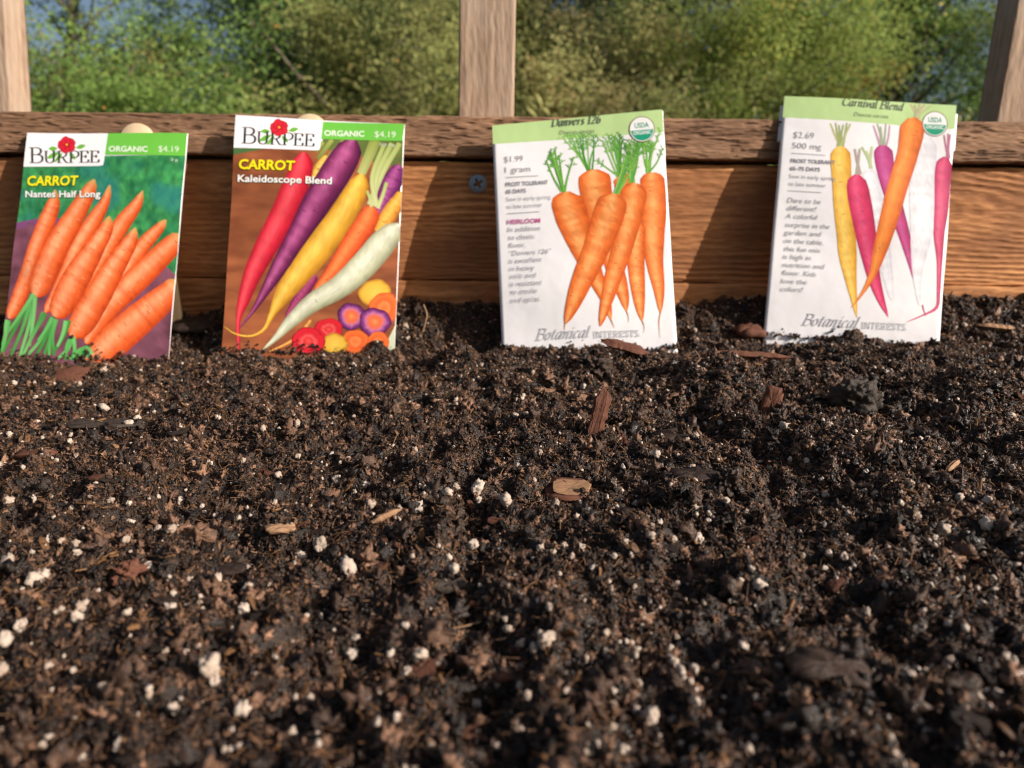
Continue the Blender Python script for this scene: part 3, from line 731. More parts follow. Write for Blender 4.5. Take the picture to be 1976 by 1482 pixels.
# serif capitals and italics drawn with a broad pen: strokes of one unit cap height; 1 = smooth, 0 = straight
SER = {
 'B': (0.74, [(0, [(.16, 0), (.16, 1)]), (0, [(0, .01), (.36, .01)]), (0, [(0, .99), (.36, .99)]), (1, [(.16, .99), (.42, .99), (.62, .88), (.62, .66), (.44, .54), (.16, .53)]), (1, [(.16, .53), (.46, .53), (.70, .42), (.70, .14), (.48, .01), (.16, .01)])]),
 'U': (0.84, [(0, [(0, .99), (.30, .99)]), (0, [(.56, .99), (.84, .99)]), (1, [(.15, .99), (.15, .40), (.20, .10), (.42, .0), (.64, .10), (.70, .40), (.70, .99)])]),
 'R': (0.78, [(0, [(.16, 0), (.16, 1)]), (0, [(0, .01), (.34, .01)]), (0, [(0, .99), (.36, .99)]), (1, [(.16, .99), (.46, .99), (.66, .86), (.64, .62), (.46, .49), (.16, .48)]), (0, [(.40, .48), (.68, .02), (.84, .01)])]),
 'P': (0.68, [(0, [(.16, 0), (.16, 1)]), (0, [(0, .01), (.34, .01)]), (0, [(0, .99), (.36, .99)]), (1, [(.16, .99), (.46, .99), (.68, .86), (.66, .58), (.46, .44), (.16, .44)])]),
 'E': (0.68, [(0, [(.16, 0), (.16, 1)]), (0, [(0, .01), (.64, .01)]), (0, [(0, .99), (.60, .99)]), (0, [(.16, .52), (.46, .52)]), (0, [(.60, .99), (.61, .76)]), (0, [(.64, .01), (.67, .26)]), (0, [(.46, .64), (.46, .40)])]),
 'I': (0.36, [(0, [(.18, 0), (.18, 1)]), (0, [(.02, .01), (.34, .01)]), (0, [(.02, .99), (.34, .99)])]),
 'N': (0.86, [(0, [(.14, 0), (.14, 1)]), (0, [(.0, .01), (.28, .01)]), (0, [(0, .99), (.16, .99)]), (0, [(.12, 1), (.72, 0)]), (0, [(.72, 0), (.72, 1)]), (0, [(.58, .99), (.86, .99)])]),
 'T': (0.72, [(0, [(.36, 0), (.36, 1)]), (0, [(.20, .01), (.52, .01)]), (0, [(.02, .99), (.70, .99)]), (0, [(.02, .99), (.01, .76)]), (0, [(.70, .99), (.71, .76)])]),
 'S': (0.56, [(1, [(.48, .78), (.44, .96), (.26, 1.0), (.08, .88), (.10, .66), (.30, .52), (.48, .36), (.48, .12), (.28, 0), (.10, .04), (.04, .24)])]),
 '.': (0.24, [(0, [(.08, .0), (.08, .10)])]),
 'D': (0.82, [(0, [(.16, 0), (.16, 1)]), (0, [(0, .01), (.30, .01)]), (0, [(0, .99), (.30, .99)]), (1, [(.16, .99), (.48, .97), (.76, .72), (.74, .30), (.50, .03), (.16, .01)])]),
 'C': (0.76, [(1, [(.70, .76), (.64, .94), (.44, 1.0), (.16, .84), (.06, .48), (.16, .12), (.42, 0), (.62, .06), (.72, .22)])]),
 'a': (0.52, [(1, [(.42, .60), (.24, .64), (.08, .46), (.06, .16), (.16, .0), (.30, .10), (.42, .50)]), (1, [(.44, .64), (.40, .30), (.40, .06), (.46, .0), (.54, .10)])]),
 'n': (0.58, [(1, [(.02, .54), (.10, .63), (.14, .50), (.12, 0)]), (1, [(.12, .36), (.26, .60), (.40, .62), (.42, .40), (.41, .06), (.46, .0), (.56, .10)])]),
 'v': (0.50, [(1, [(.02, .56), (.08, .63), (.13, .50), (.18, .02)]), (1, [(.18, .02), (.36, .26), (.44, .50), (.42, .64)])]),
 'e': (0.46, [(1, [(.08, .28), (.28, .36), (.38, .50), (.28, .64), (.10, .48), (.06, .20), (.18, .0), (.38, .12)])]),
 'r': (0.42, [(1, [(.02, .54), (.10, .63), (.14, .50), (.12, 0)]), (1, [(.12, .34), (.24, .58), (.38, .60)])]),
 's': (0.40, [(1, [(.34, .54), (.22, .64), (.10, .52), (.20, .36), (.32, .18), (.22, .0), (.04, .08)])]),
 'i': (0.28, [(1, [(.02, .54), (.10, .63), (.14, .50), (.12, .06), (.18, .0), (.27, .10)]), (0, [(.14, .84), (.14, .93)])]),
 'l': (0.28, [(1, [(.12, 1.0), (.12, .40), (.12, .06), (.18, .0), (.27, .10)]), (0, [(.02, .98), (.12, 1.0)])]),
 'o': (0.50, [(1, [(.26, .64), (.10, .50), (.06, .22), (.20, .0), (.38, .14), (.42, .42), (.26, .64)])]),
 't': (0.34, [(1, [(.16, .86), (.13, .40), (.13, .08), (.20, .0), (.32, .10)]), (0, [(.02, .61), (.30, .63)])]),
 'c': (0.42, [(1, [(.36, .52), (.24, .64), (.08, .44), (.06, .16), (.20, .0), (.38, .12)])]),
 'd': (0.54, [(1, [(.40, .58), (.24, .64), (.08, .46), (.06, .16), (.16, .0), (.30, .10), (.42, .46)]), (1, [(.46, 1.0), (.42, .40), (.41, .06), (.47, .0), (.55, .10)])]),
 '1': (0.46, [(0, [(.24, 0), (.24, 1)]), (0, [(.08, .01), (.40, .01)]), (0, [(.08, .86), (.24, 1)])]),
 '2': (0.52, [(1, [(.08, .76), (.18, .96), (.36, .98), (.44, .78), (.34, .48), (.06, .02)]), (0, [(.05, .02), (.47, .02)])]),
 '6': (0.54, [(1, [(.42, .98), (.18, .80), (.08, .36), (.16, .06), (.34, .0), (.46, .22), (.40, .50), (.24, .54), (.10, .36)])]),
 ' ': (0.26, [])}

def pen_text(s, thick, thin, nib=0.0, gap=0.05, small=None):
    """returns flat verts and quads; small = scale of every letter after the first"""
    V, F, x = [], [], 0.0; off = 0
    for i, ch in enumerate(s):
        w, strokes = SER[ch]; sc = 1.0 if (small is None or i == 0) else small
        for sm, pts in strokes:
            p = np.array(pts, float) * sc + (x, 0)
            q = crom(p, 5 * len(p)) if sm else np.vstack([p[:-1] + (p[1:] - p[:-1]) * t for t in (0, .5)] + [p[-1:]]) if len(p) == 2 else p
            if len(p) == 2: q = np.array([p[0], (p[0] + p[1]) / 2, p[1]])
            d = np.gradient(q, axis=0); d /= np.linalg.norm(d, axis=1)[:, None] + 1e-9
            wd = (thin + (thick - thin) * np.abs(np.sin(np.arctan2(d[:, 1], d[:, 0]) - nib))) * (0.5 + 0.5 * sc)
            nr_ = np.stack([-d[:, 1], d[:, 0]], -1) * (wd / 2)[:, None]
            n_ = len(q); V.append(np.vstack([q + nr_, q - nr_])); F += [(off + k, off + k + 1, off + n_ + k + 1, off + n_ + k) for k in range(n_ - 1)]
            off += 2 * n_
        x += (w + gap) * sc
    return np.vstack(V), F, x - gap

def homography(src, dst):
    A = []
    for (x, y), (u, v) in zip(src, dst):
        A.append([x, y, 1, 0, 0, 0, -u * x, -u * y, -u]); A.append([0, 0, 0, x, y, 1, -v * x, -v * y, -v])
    return np.linalg.svd(np.array(A, float))[2][-1].reshape(3, 3)

class Packet:
    """a seed packet: paper envelope with its printed layers laid on the bent front face"""
    def __init__(s, label, w, h, corners, loc, roll, lean, yaw, mat, bulge, seed, flap):
        s.w, s.h, s.mat, s.bulge, s.seed = w, h, mat, bulge, seed
        s.H = homography(corners, [(-w / 2, h), (w / 2, h), (w / 2, 0), (-w / 2, 0)])
        mw = Matrix.Translation(loc) @ Matrix.Rotation(R(yaw), 4, 'Z') @ Matrix.Rotation(-R(lean), 4, 'X') @ Matrix.Rotation(-R(roll), 4, 'Y')
        s.root = empty('seed_packet', mw); tag(s.root, label, 'seed packet', 'seed packets along the back of the bed')
        s.layer = 0; s.rng = np.random.default_rng(seed)
        s.envelope(flap)

    def bend(s, u, v):
        a = 1 - np.clip(np.abs(2 * u / s.w), 0, 1) ** 2; b_ = np.clip((v + 0.012) / (s.h + 0.012), 0, 1)
        k = s.seed
        return (s.bulge * a * np.sin(np.pi * np.clip(b_ * 0.93 + 0.05, 0, 1)) + 0.0012 * (u / s.w) * (b_ - 0.5) * (1 if k % 2 else -1)
                + 0.0005 * np.sin(u * 75 + k) * np.sin(v * 48 + 2 * k) + 0.00028 * np.sin(u * 40 + v * 120 + k))

    def pos(s, u, v, lift):
        u = np.asarray(u, float); v = np.asarray(v, float)
        return np.stack([u, -(0.0004 + s.bend(u, v)) - lift, v], -1)

    def envelope(s, flap):
        nu_, nv_ = 50, 72; v0 = -0.010
        U, V = np.meshgrid(np.linspace(-s.w / 2, s.w / 2, nu_), np.linspace(v0, s.h, nv_), indexing='ij')
        fr = s.pos(U, V, 0).reshape(-1, 3); bk = np.stack([U, 0.0004 + 0.5 * np.abs(s.bend(U, V)) * 0 + 0.0006 * (1 - (2 * U / s.w) ** 2), V], -1).reshape(-1, 3)
        n_ = nu_ * nv_; f = [grid_faces(nu_, nv_), grid_faces(nu_, nv_)[:, ::-1] + n_]
        idx = np.arange(n_).reshape(nu_, nv_)
        loop = np.r_[idx[:, 0], idx[-1, 1:], idx[-2::-1, -1], idx[0, -2:0:-1]]
        l2 = np.roll(loop, -1); f.append(np.stack([loop, loop + n_, l2 + n_, l2], -1))
        s.env = new_mesh('paper_envelope', np.vstack([fr, bk]), np.vstack(f).astype(int), s.mat, s.root, np.tile(lin([246, 243, 246]) * 0.9, (2 * n_, 1)), smooth=True)
        if flap:                                        # folded-over top that peeps out behind one edge
            U, V = np.meshgrid(np.linspace(-s.w / 2 + flap[0], s.w / 2 + flap[1], 20), np.linspace(s.h - 0.022, s.h + flap[2], 12), indexing='ij')
            Yb = 0.0022 + 0.0006 * np.sin(U * 90) - 0.0016 * sstep(s.h - 0.004, s.h, V)
            a = np.stack([U, Yb, V], -1).reshape(-1, 3); b2 = a + (0, 0.0003, 0); n_ = len(a)
            idx = np.arange(n_).reshape(20, 12); loop = np.r_[idx[:, 0], idx[-1, 1:], idx[-2::-1, -1], idx[0, -2:0:-1]]; l2 = np.roll(loop, -1)
            f = np.vstack([grid_faces(20, 12), grid_faces(20, 12)[:, ::-1] + n_, np.stack([loop, loop + n_, l2 + n_, l2], -1)])
            new_mesh('folded_flap', np.vstack([a, b2]), f, s.mat, s.root, np.tile(lin(flap[3]), (2 * n_, 1)), smooth=True)

    def uv(s, P, clampit=True):
        P = np.asarray(P, float); q = np.c_[P, np.ones(len(P))] @ s.H.T; q = q[:, :2] / q[:, 2:]
        if clampit:
            q[:, 0] = np.clip(q[:, 0], -s.w / 2 + 1e-5, s.w / 2 - 1e-5); q[:, 1] = np.clip(q[:, 1], -0.008, s.h - 1e-5)
        return q

    def begin(s): s.acc = [[], [], []]; s.off = 0
    def add(s, P, F, col, step=True, px=True):
        """P in picture coordinates of the artwork (or u, v when px is False)"""
        q = s.uv(P) if px else np.asarray(P, float)
        if step: s.layer += 1
        v = s.pos(q[:, 0], q[:, 1], 1.6e-5 + s.layer * 6e-6)
        s.acc[0].append(v); s.acc[1] += [tuple(int(i) + s.off for i in f) for f in F]; s.off += len(v)
        c = np.asarray(col, float); s.acc[2].append(np.tile(c, (len(v), 1)) if c.ndim == 1 else c)
    def end(s, name, parent=None):
        o = new_mesh(name, np.vstack(s.acc[0]), s.acc[1], s.mat, parent or s.root, np.vstack(s.acc[2])); return o

    def quad(s, c4, col, nu_=20, nv_=20, fn=None, rnd=0):
        a, b_, c, d = [np.array(q, float) for q in c4]
        U, V = np.meshgrid(np.linspace(0, 1, nu_), np.linspace(0, 1, nv_), indexing='ij')
        P = (a[None, None] * ((1 - U) * (1 - V))[..., None] + b_ * (U * (1 - V))[..., None] + c * (U * V)[..., None] + d * ((1 - U) * V)[..., None]).reshape(-1, 2)
        s.add(P, grid_faces(nu_, nv_), fn(P) if fn else lin(col) * 0.92)
    def poly(s, pts, col, rings=5, smooth=False):
        p = crom(np.vstack([pts, pts[:1]]), len(pts) * 6)[:-1] if smooth else np.vstack([np.linspace(p0, p1, 7)[:-1] for p0, p1 in zip(pts, list(pts[1:]) + [pts[0]])])
        p = np.asarray(p, float); c = p.mean(0); n_ = len(p)
        P = np.vstack([c + (p - c) * k for k in np.linspace(0.001, 1, rings)])
        F = [(k * n_ + i, k * n_ + (i + 1) % n_, (k + 1) * n_ + (i + 1) % n_, (k + 1) * n_ + i) for k in range(rings - 1) for i in range(n_)]
        if callable(col): s.add(P, F, col(P))
        else: s.add(P, F, lin(col) * 0.92)
    def under(s, curve, ybot, fn, n=60, m=24):
        q = crom(np.array(curve, float), n); t = np.linspace(0, 1, m)
        P = np.stack([np.broadcast_to(q[:, None, 0], (n, m)), q[:, None, 1] * (1 - t) + ybot * t], -1).reshape(-1, 2)
        s.add(P, grid_faces(n, m), fn(P))
    def disc(s, c, r_, stops, ry=None, wob=0.04, nring=9):
        n_ = 40; a = np.linspace(0, 2 * np.pi, n_, endpoint=False); wb = 1 + wob * np.sin(3 * a + c[0]) + wob * 0.6 * np.sin(7 * a + c[1])
        ks = np.linspace(0.001, 1, nring)
        P = np.vstack([np.stack([c[0] + r_ * k * wb * np.cos(a), c[1] + (ry or r_) * k * wb * np.sin(a)], -1) for k in ks])
        cs = np.array([lin(q[1]) for q in stops]); ps = [q[0] for q in stops]
        kk = np.repeat(ks, n_) + 0.03 * s.rng.normal(size=n_ * nring)
        col = np.stack([np.interp(kk, ps, cs[:, i]) for i in range(3)], -1) * 0.92
        F = [(k * n_ + i, k * n_ + (i + 1) % n_, (k + 1) * n_ + (i + 1) % n_, (k + 1) * n_ + i) for k in range(nring - 1) for i in range(n_)]
        s.add(P, F, col)
    def carrot(s, pts, base, light, dark, hl=-0.2, rings=0.5, n=44, m=13, tipc=None, grad=None):
        q = crom(np.array(pts, float), n); c = q[:, :2]; w_ = np.maximum(q[:, 2], 2)
        d = np.gradient(c, axis=0); d /= np.linalg.norm(d, axis=1)[:, None] + 1e-9; nr_ = np.stack([-d[:, 1], d[:, 0]], -1)
        k = np.arange(n); w_ = w_ * np.sqrt(np.clip(np.minimum((k + 0.35) / 2.2, (n - 1 - k + 0.35) / 2.2), 0, 1)) * (1 + 0.035 * s.rng.normal(size=n).cumsum() * 0.3 / (1 + 0.02 * k))
        t = np.linspace(-1, 1, m)
        if nr_[:, 0].mean() < 0: nr_ = -nr_
        P = c[:, None] + nr_[:, None] * (t[None, :, None] * w_[:, None, None] / 2)
        T_ = np.broadcast_to(t, (n, m)); K = np.broadcast_to(k[:, None], (n, m))
        li = np.exp(-((T_ - hl) / 0.42) ** 2); rg = s.rng.random(n)[:, None] ** 2 * np.ones((1, m)) * (0.5 + 0.9 * s.rng.random((n, m)))
        li = np.clip(li * (1 - rings * 0.5) + rings * rg * li * 1.1, 0, 1)
        dk = np.clip(np.clip((np.abs(T_ - hl * 0.5) - 0.45) / 0.6, 0, 1) ** 1.4 * 0.95 + rings * 0.35 * (s.rng.random(n)[:, None] > 0.8) * (s.rng.random((n, m)) > .3), 0, 1)
        B = np.broadcast_to(lin(base), (n, m, 3)).copy()
        if grad is not None:
            g = np.linspace(0, 1, n)[:, None, None]; B = B * (1 - g) + lin(grad) * g
        col = B * (1 - li[..., None]) + lin(light) * li[..., None]; col = col * (1 - dk[..., None]) + lin(dark) * dk[..., None]
        col = col * (1 + 0.16 * (s.rng.random((n, 1, 1)) - .5) + 0.22 * (s.rng.random((n, m, 1)) - .5))
        if tipc is not None:
            e = np.clip(1 - k / 4.0, 0, 1)[:, None, None]; col = col * (1 - e) + lin(tipc) * e
        s.add(P.reshape(-1, 2), grid_faces(n, m), col.reshape(-1, 3) * 0.92)
        for _ in range(int(rings * 26)):                # root scars: short pale dashes across the root
            i = s.rng.integers(3, n - 4); t0 = s.rng.uniform(-.75, .35); t1 = t0 + s.rng.uniform(.2, .5); h_ = w_[i] / 2
            q = [c[i] + nr_[i] * t0 * h_, c[i] + nr_[i] * (t0 + t1) / 2 * h_ + d[i] * 2, c[i] + nr_[i] * min(t1, .85) * h_]
            s.stroke(q, 5, 2, light if s.rng.random() < .7 else dark, 4)
    def stroke(s, pts, w0, w1, col, n=12, col2=None):
        s.layer += 0.02
        q = crom(np.array(pts, float), n); d = np.gradient(q, axis=0); d /= np.linalg.norm(d, axis=1)[:, None] + 1e-9
        nr_ = np.stack([-d[:, 1], d[:, 0]], -1); w_ = np.linspace(w0, w1, n)[:, None] / 2
        g = np.linspace(0, 1, n)[:, None]; c = lin(col) * (1 - g) + lin(col2 if col2 is not None else col) * g
        c3 = np.vstack([c * 0.8, c, c * 0.75]) * 0.92
        s.add(np.vstack([q + nr_ * w_, q, q - nr_ * w_]), [(a + k, a + k + 1, a + n + k + 1, a + n + k) for a in (0, n) for k in range(n - 1)], c3, step=False)
    def place_text(s, v, F, wid, p0, p1, cap, col, shear, alpha_w=1.0):
        p0 = np.array(p0, float); p1 = np.array(p1, float); e = p1 - p0; L = np.linalg.norm(e); e = e / L; upv_ = np.array([e[1], -e[0]])
        x = v[:, 0] * (L / wid); y = v[:, 1] * cap
        P = p0 + (x + shear * y)[:, None] * e + y[:, None] * upv_
        s.add(P, F, lin(col) * 0.92)
    def text(s, st, p0, p1, cap, col, bold=0.0, shear=0.0):
        v, F = TXT[(st, bold)]; x0 = v[:, 0].min()
        s.place_text((v - (x0, 0)) / np.array([1, 0.729]), F, v[:, 0].max() - x0, p0, p1, cap, col, shear)
    def pen(s, st, p0, p1, cap, col, thick, thin, nib=0.0, gap=0.05, small=None, shear=0.0):
        v, F, w_ = pen_text(st, thick, thin, nib, gap, small); s.place_text(v, F, w_, p0, p1, cap, col, shear)

BD, MD = 0.022, 0.006
STR = {'ORGANIC': BD, '$4.19': 0, '2 g': MD, '500 mg': 0, 'CARROT': 0.03, 'Nantes Half Long': BD, 'Kaleidoscope Blend': BD, 'Daucus carota': 0, 'USDA': BD, '$1.99': 0, '1 gram': 0,
       'FROST TOLERANT': BD, '65 DAYS': BD, '65\u201375 DAYS': BD, 'Sow in early spring': 0, 'to late summer': 0, 'HEIRLOOM': BD, '$2.69': 0}
IT3 = ['In addition', 'to classic', 'flavor,', '\u201cDanvers 126\u201d', 'is excellent', 'in heavy', 'soils and', 'is resistant', 'to cracks', 'and splits.']
IT4 = ['Dare to be', 'different!', 'A colorful', 'surprise in the', 'garden and', 'on the table,', 'this fun mix', 'is high in', 'nutrition and', 'flavor. Kids', 'love the', 'colors!']
text_mesh([(a, b_) for a, b_ in STR.items()] + [(a, 0) for a in IT3 + IT4])

ORG = ([238, 112, 40], [255, 160, 92], [190, 70, 18])
def logo(p, panel, b0, b1, cap, fl, band, organic, price, wt):
    """white corner panel with flower and name, and the green strip beside it"""
    p.begin(); p.quad(band, [112, 196, 72], 24, 8); p.end('green_strip')
    p.begin()
    a, b_, c, d = [np.array(q, float) for q in panel]
    e = c - (c - d) / np.linalg.norm(c - d) * 26; g = c + (b_ - c) / np.linalg.norm(b_ - c) * 26; k = (c * 2 + e + g) / 4
    p.poly([a, b_, g, k * 0.5 + c * 0.5, e, d], [246, 243, 247], 12)
    lf = [110, 178, 60]
    fx, fy = fl
    for pts in ([(-50, 20), (-80, 8), (-105, 22), (-78, 34)], [(50, 18), (78, -2), (108, 4), (80, 24)], [(-40, 40), (-85, 48), (-112, 78), (-70, 72)], [(-24, 44), (-50, 62), (-72, 100), (-36, 80)], [(14, 46), (36, 52), (52, 84), (24, 74)]):
        p.poly([(fx + x_, fy + y_) for x_, y_ in pts], lf, 3, True)
    lg = p.end('maker_logo')
    p.begin(); p.pen('BURPEE', b0, b1, cap, [38, 36, 40], 0.125, 0.05, 0.0, 0.07, 0.78); p.end('lettering', lg)
    p.begin()
    for ang_ in range(5):
        a_ = ang_ * 1.2566 - 0.6; p.disc((fx + 24 * math.cos(a_), fy + 24 * math.sin(a_) * 0.9), 29, [(0, [196, 24, 40]), (0.7, [222, 40, 58]), (1, [160, 14, 34])], wob=0.06, nring=5)
    p.disc((fx, fy), 15, [(0, [140, 10, 28]), (1, [196, 24, 44])], nring=4); p.disc((fx, fy - 2), 6, [(0, [250, 220, 60]), (1, [240, 170, 40])], nring=3)
    p.end('red_flower', lg)
    p.begin()
    p.text('ORGANIC', *organic, 33, [240, 246, 232], BD); p.text('$4.19', *price, 36, [228, 240, 214], 0)
    if wt: p.text(wt[0], wt[1], wt[2], 15, [220, 225, 215], STR[wt[0]])
    return p

# ---- photo packet with orange carrots
P1 = Packet('seed packet printed with a bunch of orange carrots on grass', 0.0815, 0.1135, [(190, 113), (1102, 122), (962, 1388), (20, 1390)],
            (-0.2040, 0.3500, -0.0450), 0.0, 17.0, -2.2, M_GLOSS, 0.0012, 3, None)
def grass_col(P):
    a = fbm2(P[:, 0] / 60, P[:, 1] / 60, 5, 4, 0.65)[:, None]; b_ = fbm2(P[:, 0] / 24 + 9, P[:, 1] / 40, 8, 3)[:, None]; e = fbm2(P[:, 0] / 160, P[:, 1] / 160, 2, 2)[:, None]
    c = lin([16, 92, 66]) * (1 - a) + lin([70, 150, 78]) * a
    st_ = fbm2(P[:, 0] / 14 + P[:, 1] / 30, P[:, 1] / 46 - P[:, 0] / 60, 61, 2)[:, None]
    c = c * (0.25 + 0.9 * b_ + 0.75 * st_); c = c * (1 - 0.5 * sstep(.5, .8, e)) + lin([40, 120, 130]) * 0.5 * sstep(.5, .8, e)
    return c
def pot_col(P):
    a = fbm2(P[:, 0] / 90, P[:, 1] / 50, 15, 3)[:, None]
    return (lin([70, 34, 42]) * (1 - a) + lin([150, 92, 112]) * a)
P1.begin()
P1.quad([(170, 250), (1092, 250), (955, 1460), (15, 1460)], None, 90, 110, grass_col)
P1.under([(10, 690), (100, 640), (240, 615), (380, 612), (520, 640), (700, 740), (870, 800), (960, 870), (1060, 960)], 1480, pot_col)
P1.poly([(100, 632), (240, 608), (380, 606), (520, 636), (500, 672), (380, 640), (240, 642), (100, 668)], [128, 74, 120], 4)
TIP = [206, 168, 96]
O1 = ([243, 104, 40], [255, 168, 120], [188, 62, 16])
for pts in ([(345, 440, 22), (335, 520, 92), (300, 620, 120), (245, 760, 118), (190, 920, 112), (130, 1060, 110), (72, 1175, 80)],
            [(664, 420, 26), (636, 510, 62), (575, 610, 105), (485, 760, 112), (420, 900, 95), (340, 1060, 85), (285, 1140, 60)],
            [(850, 452, 18), (812, 530, 70), (725, 640, 105), (650, 770, 95), (560, 930, 90), (500, 1040, 80)],
            [(972, 612, 30), (930, 660, 66), (850, 745, 92), (770, 860, 92), (690, 1000, 84), (600, 1150, 70)],
            [(575, 385, 34), (545, 450, 92), (450, 610, 140), (365, 760, 165), (290, 920, 172), (232, 1050, 120)],
            [(655, 595, 32), (640, 660, 88), (570, 780, 132), (480, 930, 165), (405, 1060, 172), (340, 1165, 120)],
            [(1062, 700, 100), (980, 770, 138), (850, 900, 160), (730, 1020, 156), (620, 1140, 136), (510, 1310, 70)],
            [(800, 658, 30), (770, 735, 88), (680, 880, 140), (595, 1030, 162), (500, 1180, 165), (432, 1275, 110)],
            [(1040, 960, 120), (920, 1075, 172), (790, 1185, 195), (660, 1300, 195), (560, 1400, 175), (480, 1470, 120)]):
    P1.carrot([(a, b_, c_ * .86) for a, b_, c_ in pts], *O1, hl=-0.25, rings=0.6, tipc=TIP)
P1.layer += 1
GR = [[92, 178, 84], [128, 205, 118], [70, 150, 66], [104, 190, 100]]
for a, lst in (((222, 1048), [(20, 1400), (75, 1405), (130, 1405), (195, 1210), (190, 1330), (40, 1290)]), ((338, 1175), [(160, 1400), (215, 1405), (262, 1405), (300, 1405), (330, 1380), (240, 1300)]),
               ((436, 1285), [(350, 1400), (395, 1405), (430, 1405)]), ((62, 1180), [(28, 1330), (20, 1390)]), ((410, 1190), [(320, 1370), (350, 1330)]), ((285, 1150), [(190, 1300), (150, 1390)])):
    for e in lst:
        a_ = np.array(a, float); e = np.array(e, float); md = (a_ + e) / 2 + P1.rng.uniform(-14, 14, 2)
        P1.stroke([a_ + P1.rng.uniform(-12, 12, 2), md, e], 26, 15, GR[P1.rng.integers(0, 4)], col2=GR[P1.rng.integers(0, 4)])
        P1.layer += 0.5
for e in ((420, 1400), (455, 1395), (490, 1395), (520, 1390), (540, 1370)): P1.stroke([(525 + P1.rng.uniform(-14, 14), 1325), ((525 + e[0]) / 2, 1350), e], 18, 24, GR[P1.rng.integers(0, 4)])
P1.layer = int(P1.layer) + 1
P1.end('carrot_picture')
logo(P1, [(190, 113), (652, 118), (628, 309), (165, 309)], (200, 287), (602, 289), 88, (415, 184), [(640, 118), (1102, 122), (1090, 252), (630, 244)], ((658, 226), (880, 230)), ((940, 229), (1052, 231)), ('2 g', (1008, 280), (1045, 282)))
for dx, c1, c2 in ((3, [24, 60, 20], [30, 60, 40]), (0, [250, 236, 20], [245, 246, 242])):
    P1.text('CARROT', (182 + dx, 416 + dx), (478 + dx, 417 + dx), 55, c1, 0.03, 0.12); P1.text('Nantes Half Long', (172 + dx, 483 + dx), (610 + dx, 488 + dx), 38, c2, BD)
P1.end('lettering')

# ---- photo packet with mixed colour carrots
P2 = Packet('seed packet printed with red, purple, yellow and white carrots on brown', 0.082, 0.1145, [(142, 48), (1104, 98), (1040, 1405), (62, 1372)],
            (-0.0979, 0.3536, -0.0414), -1.9, 12.8, 2.5, M_GLOSS, 0.0012, 4, None)
def board_col(P):
    a = fbm2(P[:, 0] / 130, P[:, 1] / 40, 25, 4)[:, None]; b_ = fbm2(P[:, 0] / 200, P[:, 1] / 260, 6, 2)[:, None]
    c = lin([104, 52, 28]) * (1 - a) + lin([168, 98, 60]) * a
    return c * (0.6 + 0.8 * b_)
P2.begin()
P2.quad([(125, 225), (1092, 180), (1036, 1480), (55, 1440)], None, 60, 80, board_col)
P2.poly([(620, 240), (640, 180), (1095, 180), (1085, 420), (960, 330), (820, 260)], lambda P: lin([96, 110, 52]) * (0.5 + fbm2(P[:, 0] / 40, P[:, 1] / 60, 3, 3))[:, None], 6)
P2.poly([(125, 235), (330, 238), (190, 262), (125, 275)], [76, 110, 60], 3)
def st(pts, w0, w1, c, c2=None): P2.stroke(pts, w0, w1, c, 14, c2); P2.layer += 0.4
for a, b_, w_ in (((760, 190), (600, 370), 30), ((690, 185), (610, 300), 26), ((640, 200), (600, 260), 22)): st([a, b_], w_, w_, [170, 180, 92], [120, 130, 60])
P2.carrot([(1075, 330, 60), (1035, 420, 112), (975, 560, 80), (930, 680, 50)], [126, 40, 108], [178, 88, 150], [62, 14, 60])
P2.carrot([(1095, 490, 70), (1010, 620, 96), (950, 720, 60)], [226, 150, 50], [246, 190, 90], [150, 90, 30])
P2.carrot([(660, 280, 30), (620, 350, 60), (590, 420, 40)], [222, 168, 60], [240, 200, 110], [150, 100, 30])
P2.carrot([(590, 740, 60), (500, 850, 80), (430, 930, 50)], [214, 150, 44], [236, 186, 84], [140, 90, 24])
st([(940, 185), (900, 280), (856, 385)], 66, 50, [150, 164, 76], [186, 190, 120])
P2.carrot([(600, 960, 40), (520, 1070, 66), (430, 1195, 26)], [140, 40, 90], [180, 80, 120], [80, 20, 60])
P2.carrot([(532, 262, 90), (522, 340, 132), (486, 450, 152), (410, 620, 158), (320, 790, 142), (240, 950, 110), (190, 1090, 74), (155, 1220, 28), (162, 1390, 16)], [214, 32, 54], [240, 84, 96], [150, 14, 36], rings=0.2)
P2.carrot([(812, 182, 100), (780, 260, 156), (700, 400, 178), (600, 560, 162), (500, 730, 132), (400, 900, 98), (310, 1050, 54), (240, 1160, 22), (165, 1258, 8)], [118, 34, 84], [186, 92, 146], [60, 12, 46], rings=0.7)
P2.carrot([(862, 385, 80), (840, 460, 120), (760, 610, 150), (650, 765, 162), (530, 920, 142), (420, 1060, 108), (350, 1175, 42), (305, 1262, 20), (230, 1302, 14), (140, 1290, 9), (70, 1245, 6)], [226, 166, 46], [246, 200, 92], [164, 104, 22], rings=0.15)
P2.carrot([(922, 572, 90), (890, 650, 114), (800, 785, 126), (700, 935, 96), (600, 1050, 50)], [238, 92, 36], [252, 138, 76], [176, 54, 18], rings=0.2)
for a, md, b_, w_ in (((1075, 205), (980, 370), (905, 560), 30), ((1030, 205), (950, 380), (925, 565), 30), ((985, 215), (920, 400), (945, 570), 26), ((1000, 430), (980, 500), (950, 580), 20), ((890, 480), (905, 520), (915, 570), 16)):
    st([a, md, b_], w_, w_ * 1.1, [176, 190, 106], [208, 212, 152])
P2.carrot([(570, 1210, 20), (500, 1300, 26), (420, 1350, 16), (330, 1390, 8)], [222, 150, 70], [240, 180, 100], [160, 90, 40])
